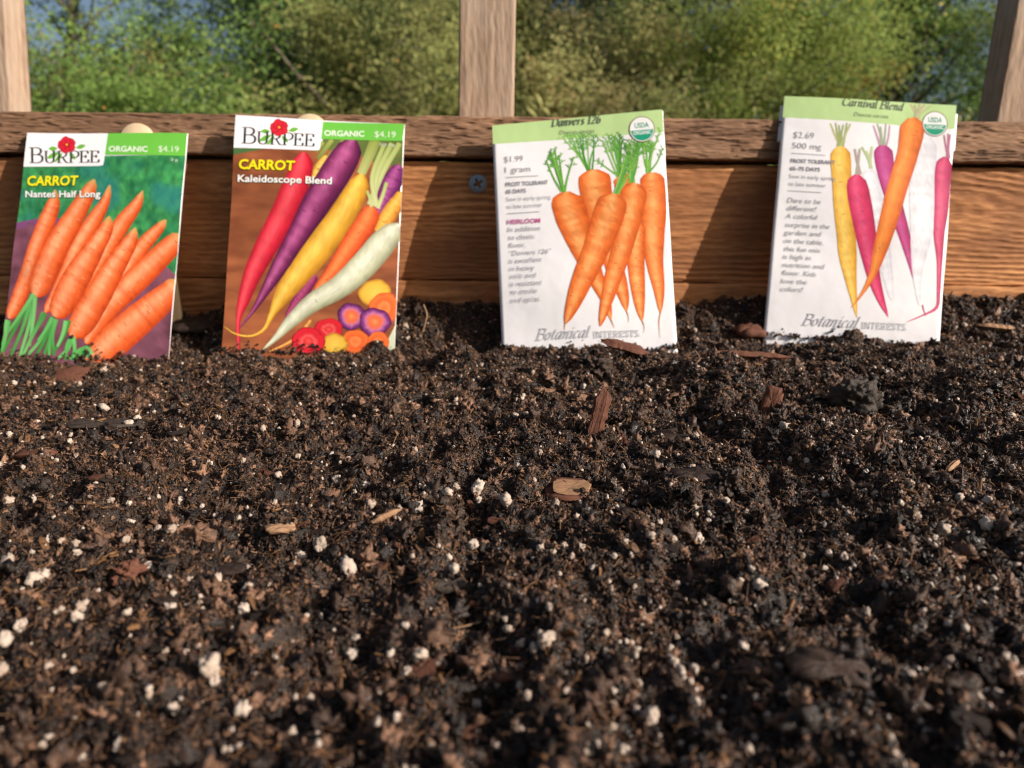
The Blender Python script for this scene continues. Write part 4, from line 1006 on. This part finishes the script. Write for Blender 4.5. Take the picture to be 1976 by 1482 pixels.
P2.carrot([(1075, 670, 90), (985, 765, 142), (870, 900, 152), (740, 1020, 132), (580, 1115, 108), (450, 1225, 72), (370, 1312, 36), (290, 1385, 8)], [198, 198, 166], [226, 226, 204], [128, 128, 96], rings=0.15)
P2.layer = int(P2.layer) + 1
YS = [(0, [236, 196, 84]), (0.8, [226, 176, 60]), (1, [170, 110, 30])]; OS = [(0, [240, 110, 40]), (0.35, [250, 140, 80]), (0.5, [236, 96, 36]), (0.9, [246, 120, 56]), (1, [190, 64, 20])]
RS = [(0, [240, 90, 80]), (0.25, [206, 30, 40]), (0.4, [240, 100, 96]), (0.55, [204, 24, 40]), (0.9, [222, 36, 50]), (1, [140, 14, 28])]
PS = [(0, [250, 150, 90]), (0.3, [240, 104, 60]), (0.5, [226, 110, 90]), (0.6, [196, 120, 170]), (0.75, [140, 60, 130]), (0.95, [96, 26, 90]), (1, [50, 10, 50])]
P2.poly([(1000, 1330), (1046, 1240), (1050, 1420), (1000, 1420)], [210, 216, 186], 3)
for c, r_, ry, q in (((935, 1060), 94, 80, YS), ((985, 1140), 84, 86, OS), ((800, 1190), 80, 76, PS), ((932, 1220), 90, 80, PS), ((670, 1262), 80, 62, RS), ((948, 1335), 66, 60, OS), ((820, 1330), 76, 68, OS), ((705, 1345), 72, 62, YS), ((553, 1328), 96, 76, RS)):
    P2.disc(c, r_, q, ry)
P2.end('carrot_picture')
logo(P2, [(142, 48), (638, 82), (622, 250), (126, 235)], (176, 210), (586, 227), 92, (390, 120), [(628, 82), (1104, 98), (1092, 194), (622, 182)], ((645, 163), (873, 168)), ((932, 171), (1052, 175)), ('500 mg', (960, 220), (1045, 224)))
for dx, c1, c2 in ((3, [50, 40, 10], [60, 30, 20]), (0, [250, 232, 20], [246, 244, 240])):
    P2.text('CARROT', (158 + dx, 353 + dx), (478 + dx, 365 + dx), 55, c1, 0.03, 0.05); P2.text('Kaleidoscope Blend', (152 + dx, 425 + dx), (692 + dx, 445 + dx), 40, c2, BD)
P2.end('lettering')

# ---- white packets
GREY, DGREY, LGREY = [170, 168, 174], [132, 131, 138], [176, 174, 180]
def seal(p, c, r_, e):
    e = np.array(e, float) / np.hypot(*e); nn = np.array([-e[1], e[0]]); c = np.array(c, float)
    p.begin(); p.disc(c, r_, [(0, [128, 96, 66]), (1, [128, 96, 66])], wob=0, nring=4); p.disc(c, r_ * 0.94, [(0, [246, 246, 244]), (1, [246, 246, 244])], wob=0, nring=4)
    a = np.linspace(0.06, np.pi - 0.06, 26); arc = np.array([c + e * math.cos(t) * r_ * 0.88 + nn * math.sin(t) * r_ * 0.88 for t in a])
    n_ = len(arc); top = np.array([c + nn * r_ * 0.06 + e * math.cos(t) * r_ * 0.88 for t in a])
    p.add(np.vstack([arc, (arc + top) / 2, top]), [(k * n_ + i, k * n_ + i + 1, (k + 1) * n_ + i + 1, (k + 1) * n_ + i) for k in (0, 1) for i in range(n_ - 1)], lin([24, 158, 124]) * 0.92)
    o = p.end('organic_seal')
    p.begin(); q = c - nn * r_ * 0.12
    p.text('USDA', q - e * r_ * 0.55, q + e * r_ * 0.55, r_ * 0.40, [36, 150, 124], BD)
    q = c + nn * r_ * 0.40; p.text('ORGANIC', q - e * r_ * 0.70, q + e * r_ * 0.70, r_ * 0.30, [236, 244, 240], BD)
    p.end('lettering', o)
def leaves(p, base, tips, cols, w0, w1, feather=0):
    for e in tips:
        b_ = np.array(base, float) + p.rng.uniform(-1, 1, 2) * np.array([w0 * 1.2, 4]); e = np.array(e, float); md = (b_ * 0.55 + e * 0.45) + p.rng.uniform(-1, 1, 2) * 10
        c = cols[p.rng.integers(0, len(cols))]; p.stroke([b_, md, e], w0, w1, c)
        if feather:
            d = (e - md) / (np.linalg.norm(e - md) + 1e-6); nn = np.array([-d[1], d[0]])
            for k_ in range(feather):
                q = md + (e - md) * (0.25 + 0.75 * (k_ + 0.5) / feather); sg = 1 if k_ % 2 else -1
                t_ = q + d * 18 + nn * sg * p.rng.uniform(16, 34); p.stroke([q, (q + t_) / 2 + d * 3, t_], 5, 4, c, 5)
                t2 = (q + t_) / 2 + d * 16 - nn * sg * 4; p.stroke([(q + t_) / 2, t2], 4, 3, c, 4)
        p.layer += 0.15

P3 = Packet('white seed packet printed with plain orange carrots and heirloom text', 0.082, 0.1142, [(90, 128), (1062, 43), (1142, 1385), (148, 1452)],
            (0.0361, 0.3467, -0.0392), 4.6, 13.4, -5.9, M_MATT, 0.0014, 5, (0.0, 0.0006, -0.0002, [226, 226, 230]))
P3.begin(); P3.quad([(90, 128), (1062, 43), (1074, 172), (94, 238)], [190, 219, 150], 30, 10); P3.end('green_header')
P3.begin()
G3 = [[112, 182, 66], [82, 150, 48], [158, 208, 112], [98, 170, 70], [136, 194, 84]]
leaves(P3, (650, 390), [(490, 195), (520, 186), (540, 180), (570, 190), (590, 182), (610, 178), (630, 190), (645, 180), (670, 186), (700, 200), (600, 240)], G3, 11, 6, 5)
leaves(P3, (980, 405), [(950, 220), (960, 235), (970, 205), (980, 230), (990, 220), (1000, 240), (1010, 230), (1066, 262), (1052, 160)], G3, 11, 6, 5)
leaves(P3, (820, 430), [(690, 330), (720, 215), (740, 200), (760, 185), (775, 200), (790, 190), (805, 200), (822, 180), (835, 200)], G3, 11, 6, 5)
P3.layer = int(P3.layer) + 1
O3 = ([236, 116, 40], [255, 176, 104], [206, 84, 22])
def c3(pts): P3.carrot(pts, *O3, hl=-0.1, rings=0.8, m=11)
c3([(815, 425, 80), (842, 470, 110), (850, 560, 100)])
c3([(672, 385, 110), (675, 430, 178), (692, 560, 176), (740, 760, 130), (795, 960, 100), (838, 1100, 64), (856, 1195, 14)])
c3([(1005, 402, 100), (1006, 440, 138), (1012, 600, 140), (1008, 750, 126), (1016, 900, 100), (1040, 1060, 66), (1048, 1198, 14)])
c3([(925, 690, 80), (910, 850, 96), (916, 1000, 92), (930, 1150, 60), (943, 1245, 12)])
c3([(518, 512, 100), (522, 570, 182), (562, 700, 180), (620, 860, 136), (690, 1020, 92), (740, 1130, 60), (768, 1245, 12)])
P3.layer += 1
leaves(P3, (890, 470), [(850, 230), (866, 240), (880, 225), (892, 236), (905, 220), (915, 236), (925, 215), (935, 240), (945, 235)], G3, 12, 7, 5)
leaves(P3, (500, 515), [(400, 330), (412, 300), (420, 275), (436, 290), (450, 262), (560, 310), (475, 300)], G3, 12, 7, 4)
P3.layer = int(P3.layer) + 1
c3([(908, 465, 100), (900, 515, 144), (880, 640, 142), (832, 830, 122), (780, 1000, 100), (735, 1160, 66), (706, 1275, 22)])
P3.layer += 1
leaves(P3, (800, 530), [(850, 310), (860, 300), (875, 310), (885, 290), (895, 320), (905, 320), (925, 330)], G3, 12, 7, 3)
P3.layer = int(P3.layer) + 1
c3([(788, 525, 110), (775, 585, 178), (730, 720, 176), (662, 890, 150), (600, 1030, 120), (546, 1170, 76), (508, 1265, 22)])
for q in ([(768, 1240), (778, 1262), (788, 1284)], [(857, 1190), (866, 1220), (868, 1252)], [(944, 1240), (956, 1275), (952, 1310)], [(1049, 1190), (1040, 1250), (1046, 1335)], [(508, 1262), (504, 1285), (506, 1304)]):
    P3.stroke(q, 6, 2, [226, 160, 110])
P3.layer += 1; P3.end('carrot_picture')
seal(P3, (947, 156), 73, (1, -0.085))
P3.begin()
P3.pen('Danvers 126', (430, 137), (712, 118), 46, [104, 116, 92], 0.17, 0.06, 0.35, 0.05, None, 0.22)
P3.text('Daucus carota', (478, 181), (676, 172), 24, [140, 158, 118], 0, 0.22)
P3.text('$1.99', (163, 345), (270, 338), 36, GREY); P3.text('1 gram', (167, 406), (312, 397), 35, GREY)
P3.stroke([(170, 433), (357, 422)], 3, 3, LGREY); P3.stroke([(177, 638), (365, 627)], 3, 3, LGREY)
P3.text('FROST TOLERANT', (170, 484), (413, 470), 23, DGREY, BD); P3.text('65 DAYS', (172, 525), (287, 518), 23, DGREY, BD)
P3.text('Sow in early spring', (174, 568), (428, 554), 24, GREY); P3.text('to late summer', (175, 610), (382, 598), 24, GREY)
P3.text('HEIRLOOM', (178, 698), (368, 689), 26, [196, 92, 150], BD)
for t_, (a, b_, c_, d) in zip(IT3, [(180, 742, 365, 733), (183, 787, 335, 779), (185, 832, 285, 827), (188, 877, 428, 865), (187, 922, 375, 911), (190, 966, 333, 958), (192, 1008, 340, 1001), (193, 1053, 375, 1043), (195, 1098, 347, 1089), (196, 1145, 367, 1136)]):
    P3.text(t_, (a, b_), (c_, d), 29, GREY, 0, 0.2)
P3.pen('Botanical', (338, 1358), (640, 1338), 64, [178, 178, 184], 0.095, 0.03, 0.5, 0.04, None, 0.42)
P3.pen('INTERESTS.', (670, 1342), (940, 1330), 36, [172, 172, 178], 0.12, 0.055, 0, 0.12, None, 0)
P3.end('lettering')

P4 = Packet('white seed packet printed with yellow, pink, orange and purple carrots', 0.0812, 0.1191, [(147, 58), (1140, 100), (1030, 1492), (50, 1390)],
            (0.1636, 0.3577, -0.0336), -3.9, 12.2, -6.4, M_MATT, 0.0012, 6, (-0.0010, 0.0016, -0.0035, [232, 232, 236]))
P4.begin(); P4.quad([(147, 58), (1140, 100), (1130, 242), (132, 178)], [190, 219, 150], 30, 10); P4.end('green_header')
P4.begin()
T4 = [[190, 196, 132], [206, 200, 140], [168, 180, 116]]
leaves(P4, (462, 352), [(405, 215), (435, 212), (455, 225), (480, 222), (500, 212), (520, 218)], T4, 16, 10)
leaves(P4, (560, 512), [(545, 362), (575, 360)], [[186, 170, 160], [170, 150, 140]], 20, 14)
leaves(P4, (618, 478), [(585, 350), (612, 372), (645, 345)], [[196, 208, 160], [180, 198, 140]], 20, 14)
leaves(P4, (708, 345), [(652, 225), (675, 215), (695, 230), (725, 215), (748, 222)], [[170, 180, 150], [206, 160, 186], [150, 176, 150]], 14, 9)
leaves(P4, (1078, 410), [(1064, 275), (1088, 268), (1102, 272)], [[200, 120, 150], [180, 160, 130]], 16, 10)
leaves(P4, (905, 182), [(868, 95), (892, 100), (925, 92), (955, 98), (990, 104)], [[196, 206, 150], [176, 190, 140], [206, 190, 150]], 18, 12)
P4.layer = int(P4.layer) + 1
WH = ([238, 235, 240], [245, 242, 247], [222, 219, 228])
P4.carrot([(620, 478, 80), (642, 560, 92), (680, 760, 96), (720, 1000, 80), (760, 1225, 24)], *WH, rings=0.05)
P4.carrot([(712, 338, 88), (712, 385, 106), (732, 520, 102), (780, 700, 82), (830, 870, 64), (868, 1020, 34), (892, 1135, 6)], [190, 46, 128], [204, 88, 156], [150, 28, 100], rings=0.3, grad=[206, 40, 104])
P4.carrot([(962, 290, 120), (942, 500, 150), (930, 800, 130), (905, 1050, 60), (915, 1250, 12)], *WH, rings=0.05)
P4.carrot([(1078, 405, 70), (1062, 470, 96), (1046, 700, 84), (1030, 850, 62), (1034, 1000, 32), (1030, 1180, 20), (1018, 1264, 16), (940, 1306, 9), (840, 1346, 5)], [204, 40, 100], [226, 90, 130], [160, 20, 80], rings=0.3)
P4.stroke([(935, 1250), (942, 1280), (955, 1312)], 9, 5, [206, 50, 110])
P4.layer += 1
P4.carrot([(462, 348, 84), (465, 400, 116), (472, 550, 112), (482, 700, 106), (500, 850, 102), (512, 980, 96), (530, 1120, 60), (552, 1260, 22), (562, 1315, 8)], [246, 190, 66], [255, 214, 110], [214, 146, 36], rings=0.4)
P4.carrot([(560, 510, 76), (558, 570, 116), (585, 720, 126), (620, 900, 106), (655, 1080, 76), (690, 1200, 50), (738, 1315, 8)], [220, 40, 96], [236, 84, 130], [176, 20, 76], rings=0.3)
P4.carrot([(878, 176, 110), (880, 240, 146), (850, 400, 122), (790, 580, 120), (740, 760, 110), (690, 940, 84), (648, 1075, 44), (590, 1182, 18), (528, 1260, 6)], [242, 124, 36], [255, 158, 70], [206, 88, 24], rings=0.35)
P4.layer += 1; P4.end('carrot_picture')
seal(P4, (1012, 211), 74, (1, 0.045))
P4.begin()
P4.pen('Carnival Blend', (470, 112), (822, 136), 46, [104, 116, 92], 0.17, 0.06, 0.35, 0.05, None, 0.22)
P4.text('Daucus carota', (538, 172), (738, 183), 24, [140, 158, 118], 0, 0.22)
P4.text('$2.69', (198, 297), (313, 305), 38, GREY); P4.text('500 mg', (192, 358), (355, 367), 36, GREY)
P4.stroke([(187, 386), (380, 400)], 3, 3, LGREY); P4.stroke([(170, 599), (358, 612)], 3, 3, LGREY)
P4.text('FROST TOLERANT', (184, 440), (432, 453), 23, DGREY, BD); P4.text('65\u201375 DAYS', (180, 484), (348, 493), 23, DGREY, BD)
P4.text('Sow in early spring', (176, 527), (434, 545), 24, GREY); P4.text('to late summer', (173, 570), (383, 584), 24, GREY)
for t_, (a, b_, c_, d) in zip(IT4, [(168, 664, 353, 677), (165, 708, 327, 718), (161, 752, 333, 763), (158, 800, 406, 816), (153, 844, 357, 857), (150, 890, 372, 905), (150, 936, 357, 949), (147, 980, 302, 990), (144, 1026, 375, 1040), (142, 1070, 332, 1083), (138, 1116, 280, 1126), (136, 1160, 257, 1168)]):
    P4.text(t_, (a, b_), (c_, d), 29, GREY, 0, 0.2)
P4.pen('Botanical', (254, 1350), (560, 1374), 64, [178, 178, 184], 0.095, 0.03, 0.5, 0.04, None, 0.42)
P4.pen('INTERESTS.', (588, 1376), (850, 1392), 36, [172, 172, 178], 0.12, 0.055, 0, 0.12, None, 0)
P4.end('lettering')

# ------------------------------------------------------------------ lawn and the trees beyond
m, n, b = mat_new('lawn'); h = noise(n, 3, 6, 0.6)
n.links.new(ramp(n, h, [(0.3, (0.03, 0.055, 0.015)), (0.7, (0.075, 0.11, 0.03))]), b.inputs['Base Color']); b.inputs['Roughness'].default_value = 0.9; M_LAWN = m
xs = np.r_[-200, -60, np.linspace(-14, 14, 80), 60, 200]; ys = np.r_[-200, -60, -14, -5, np.linspace(-0.9, 16, 60), 60, 200]
Xg, Yg = np.meshgrid(xs, ys, indexing='ij')
lawn = new_mesh('lawn', np.stack([Xg, Yg, -0.46 + 0.10 * (fbm2(Xg * 0.6, Yg * 0.6, 3, 3) - 0.5) * (Yg > 0.9)], -1).reshape(-1, 3), grid_faces(len(xs), len(ys)), M_LAWN, smooth=True)
tag(lawn, 'rough green lawn around the raised bed', 'lawn', kind='structure')

m, n, b = mat_new('leaf')
a = N(n, 'ShaderNodeVertexColor', layer_name='Col'); n.links.new(a.outputs[0], b.inputs['Base Color']); b.inputs['Roughness'].default_value = 0.7; b.inputs['Specular IOR Level'].default_value = 0.12
tr = N(n, 'ShaderNodeBsdfTranslucent'); mxs = N(n, 'ShaderNodeMixShader'); mxs.inputs[0].default_value = 0.5
n.links.new(a.outputs[0], tr.inputs[0]); n.links.new(b.outputs[0], mxs.inputs[1]); n.links.new(tr.outputs[0], mxs.inputs[2])
n.links.new(mxs.outputs[0], n.nodes['Material Output'].inputs[0]); M_LEAF = m
m, n, b = mat_new('tree_bark'); h = noise(n, 20, 5, 0.6, sx=(1, 1, 0.2))
n.links.new(ramp(n, h, [(0.3, (0.07, 0.055, 0.042)), (0.7, (0.24, 0.19, 0.14))]), b.inputs['Base Color']); b.inputs['Roughness'].default_value = 0.9; M_TRUNK = m

def tree(name, label, cat, x, y, h, rx, ry, zlo, nclump, per, leaf, pal, seed, spray=0.30, lean=0.0, trunk_r=0.05, hole=0.42, asp=0.5):
    r_ = np.random.default_rng(seed); per = int(per * 4.2); leaf *= 0.50; nclump = int(nclump * 0.8); spray *= 1.25
    root = empty(name, Matrix.Translation((x, y, -0.46))); tag(root, label, cat, 'trees and shrubs beyond the bed')
    # trunk and limbs
    V, F, off = [], [], 0
    base = np.array([0, 0, -0.05]); top = np.array([lean, 0, h * 0.82])
    tp = crom(np.array([base, [lean * .2 + r_.normal() * .05, r_.normal() * .05, h * .3], [lean * .6 + r_.normal() * .08, r_.normal() * .08, h * .58], top]), 12)
    v, f = tube(tp, np.linspace(trunk_r, trunk_r * .3, 12), 8); V.append(v); F.append(f + off); off += len(v)
    C = []
    tries = 0
    while len(C) < nclump and tries < nclump * 30:
        tries += 1
        u = r_.normal(size=3); u /= np.linalg.norm(u); q = u * r_.random() ** 0.4
        zc = (zlo + h) / 2; p = np.array([q[0] * rx + lean * .6, q[1] * ry, zc + q[2] * (h - zlo) / 2])
        if p[2] < 0.05: continue
        if vn3(np.array(p[0] * 1.5 + seed), np.array(p[1] * 1.5), np.array(p[2] * 1.5 + 7), seed) < hole and r_.random() < 0.85: continue
        C.append(p)
    C = np.array(C)
    for p in C[:: max(1, len(C) // 42)]:
        k_ = int(np.clip((p[2] / (h * .9)) * 8, 1, 10)); st_ = tp[k_]
        q = crom(np.array([st_, st_ * .45 + p * .55 + r_.normal(size=3) * .06, p]), 8); v, f = tube(q, np.linspace(trunk_r * .32, trunk_r * .07, 8), 5); V.append(v); F.append(f + off); off += len(v)
    new_mesh('trunk', np.vstack(V), np.vstack(F), M_TRUNK, root, smooth=True)
    # foliage: sprays of leaves round every clump centre (coarser low down, behind the boards)
    low = (C[:, 2] - 0.46) < 0.12 * y
    C = np.vstack([C[~low], C[low]]); nh = int((~low).sum()) * per * 2
    per2 = np.where(np.arange(len(C)) < (~low).sum(), per * 2, per // 3)
    cid = np.repeat(np.arange(len(C)), per2); cen = C[cid]; nL_ = len(cid); coarse = np.where(np.arange(nL_) < nh, 1.0, 2.4)
    out = C - np.array([lean * .5, 0, (zlo + h) / 2]); out[:, 2] *= .4; out /= np.linalg.norm(out, axis=1)[:, None] + 1e-6
    ax = out + r_.normal(size=out.shape) * .55 + np.array([0, 0, .1]); ax /= np.linalg.norm(ax, axis=1)[:, None]; ax = ax[cid]
    sz = (spray * r_.uniform(.6, 1.5, len(C)))[cid]
    t = r_.uniform(-.7, 1, nL_); P = cen + ax * (t * sz)[:, None] + r_.normal(size=(nL_, 3)) * (sz * .27 * (1.1 - .4 * np.abs(t)))[:, None] * np.array([1, 1, .7])
    d = ax * .6 + r_.normal(size=(nL_, 3)) * .75 + np.array([0, 0, -.25]); d /= np.linalg.norm(d, axis=1)[:, None]
    nn = r_.normal(size=(nL_, 3)) * .32 + np.array([0.35, -.5, .6]); s_ = np.cross(d, nn); s_ /= np.linalg.norm(s_, axis=1)[:, None] + 1e-9
    L_ = (leaf * r_.uniform(.55, 1.3, nL_) * coarse)[:, None]; up_ = np.cross(s_, d)
    v = np.stack([P, P + d * L_ * .45 + s_ * L_ * asp * .5 + up_ * L_ * .06, P + d * L_, P + d * L_ * .45 - s_ * L_ * asp * .5 + up_ * L_ * .06], 1).reshape(-1, 3)
    pal_ = np.array([q[1] for q in pal], float); pw = np.array([q[0] for q in pal], float); pw /= pw.sum()
    ck = r_.choice(len(pal), len(C), p=pw); cidx = ck[cid]
    own = r_.random(nL_) < .14; cidx = np.where(own, r_.choice(len(pal), nL_, p=pw), cidx)
    col = pal_[cidx] * r_.uniform(.85, 1.15, nL_)[:, None] * r_.uniform(.6, 1.4, len(C))[cid][:, None] * 2.45
    f = np.arange(nL_ * 4).reshape(-1, 4)
    new_mesh('crown', v, f, M_LEAF, root, np.repeat(np.clip(col, 0, 1), 4, 0))
    return root

GREEN = [(5, (0.088, 0.135, 0.034)), (3, (0.070, 0.110, 0.032)), (2, (0.112, 0.145, 0.040)), (0.3, (0.15, 0.13, 0.045)), (0.04, (0.30, 0.13, 0.03))]
DARK = [(5, (0.022, 0.040, 0.015)), (3, (0.032, 0.054, 0.019)), (1, (0.048, 0.072, 0.023)), (0.15, (0.10, 0.09, 0.035))]
OLIVE = [(5, (0.120, 0.124, 0.044)), (3, (0.088, 0.104, 0.038)), (2, (0.150, 0.142, 0.056)), (0.35, (0.20, 0.150, 0.055)), (0.05, (0.27, 0.15, 0.04))]
KHAKI = [(5, (0.135, 0.128, 0.052)), (3, (0.090, 0.104, 0.036)), (1.5, (0.17, 0.145, 0.066)), (1, (0.06, 0.082, 0.028)), (0.2, (0.19, 0.135, 0.06))]
LIME = [(5, (0.118, 0.142, 0.036)), (3, (0.088, 0.118, 0.033)), (1.5, (0.165, 0.165, 0.044)), (0.3, (0.22, 0.165, 0.05))]

tree('shrub', 'bright green feathery shrub beyond the left post', 'shrub', -2.05, 4.1, 1.74, 1.2, .7, -.1, 170, 70, .055, GREEN, 1, .26, hole=.30)
tree('shrub', 'dark green drooping shrub in the gap between the green and olive shrubs', 'shrub', -1.05, 4.9, 1.75, .85, .7, -.1, 120, 60, .06, DARK, 2, .28, hole=.36)
tree('tree', 'tall dark leafed tree behind the green shrubs on the left', 'tree', -1.40, 6.3, 4.2, 1.0, 1.0, .9, 190, 60, .075, DARK, 3, .34, .25, .07, .44)
OLV = tree('shrub', 'olive yellow shrub with orange leaves left of the middle post', 'shrub', -.62, 4.4, 2.1, .72, .7, -.1, 150, 64, .058, OLIVE, 4, .25, hole=.38)
vb = [Vector((-1.33, 3.9, 1.20)), Vector((-1.24, 3.92, 1.12)), Vector((-1.14, 3.95, 0.99)), Vector((-1.02, 4.05, 0.86)), Vector((-0.85, 4.3, 0.70))]
v, f = tube(crom(np.array([q - OLV.location for q in vb]), 14), np.linspace(0.007, 0.013, 14), 7)
new_mesh('branch', v, f, M_TRUNK, OLV, smooth=True)
tree('tree', 'thin trunked tree with sparse leaves at the far left', 'tree', -3.75, 6.4, 4.6, 1.1, .9, 1.9, 46, 40, .07, DARK, 5, .3, .3, .055, .5)
tree('tree', 'olive green tree with a yellowing crown behind the middle post', 'tree', -.35, 6.6, 3.9, 1.1, .9, .3, 190, 60, .075, OLIVE, 6, .34, -.2, .06, .46)
tree('shrub', 'khaki brown tinged shrub just right of the middle post', 'shrub', .72, 4.5, 2.0, .85, .7, -.1, 170, 64, .056, KHAKI, 7, .25, hole=.36)
tree('tree', 'dark leafed tree behind the khaki shrub', 'tree', .55, 6.5, 4.2, 1.3, 1.0, .3, 210, 60, .075, KHAKI[:2] + DARK, 8, .36, .2, .07, .36)
tree('shrub', 'yellow green tall shrub behind the carnival packet', 'shrub', 1.55, 4.7, 2.4, .72, .7, -.1, 165, 64, .058, LIME, 9, .27, hole=.36)
tree('shrub', 'low fresh green shrub at the foot of the yellow green shrub', 'shrub', 1.5, 3.7, .82, .75, .5, -.1, 95, 60, .05, GREEN, 10, .2, hole=.25)
tree('tree', 'tall dark green tree with specks of sky near the right post', 'tree', 2.9, 6.2, 4.3, 1.35, 1.0, .2, 200, 62, .075, DARK[:2] + GREEN[:2], 11, .34, .2, .07, .42)
tree('shrub', 'green shrub with brown tinged tips beside the right post', 'shrub', 2.55, 4.2, 1.25, .85, .6, -.1, 120, 62, .054, GREEN[:2] + KHAKI, 12, .23, hole=.32)
tree('shrub', 'mid green shrub half hidden by the right post', 'shrub', 3.6, 4.9, 2.3, .9, .7, -.1, 120, 60, .06, GREEN, 13, .28, hole=.34)
tree('shrub', 'green shrub hidden in part by the left post', 'shrub', -3.3, 4.3, 1.5, .8, .7, -.1, 100, 60, .058, GREEN, 14, .26, hole=.3)
tree('shrub', 'dark green bush in the shade behind the bright feathery shrub', 'shrub', -2.9, 5.7, 1.95, 1.3, .7, -.1, 150, 60, .07, DARK, 15, .32, hole=.2)
tree('shrub', 'dark green bush seen between the olive shrub and the left hand tree', 'shrub', -1.50, 5.8, 2.9, 1.05, .7, -.1, 200, 60, .07, DARK, 16, .32, hole=.2)
tree('shrub', 'broad dark bush far behind the khaki and yellow green shrubs', 'shrub', 1.2, 7.6, 3.3, 2.2, .8, -.1, 260, 60, .08, DARK, 17, .40, hole=.2)
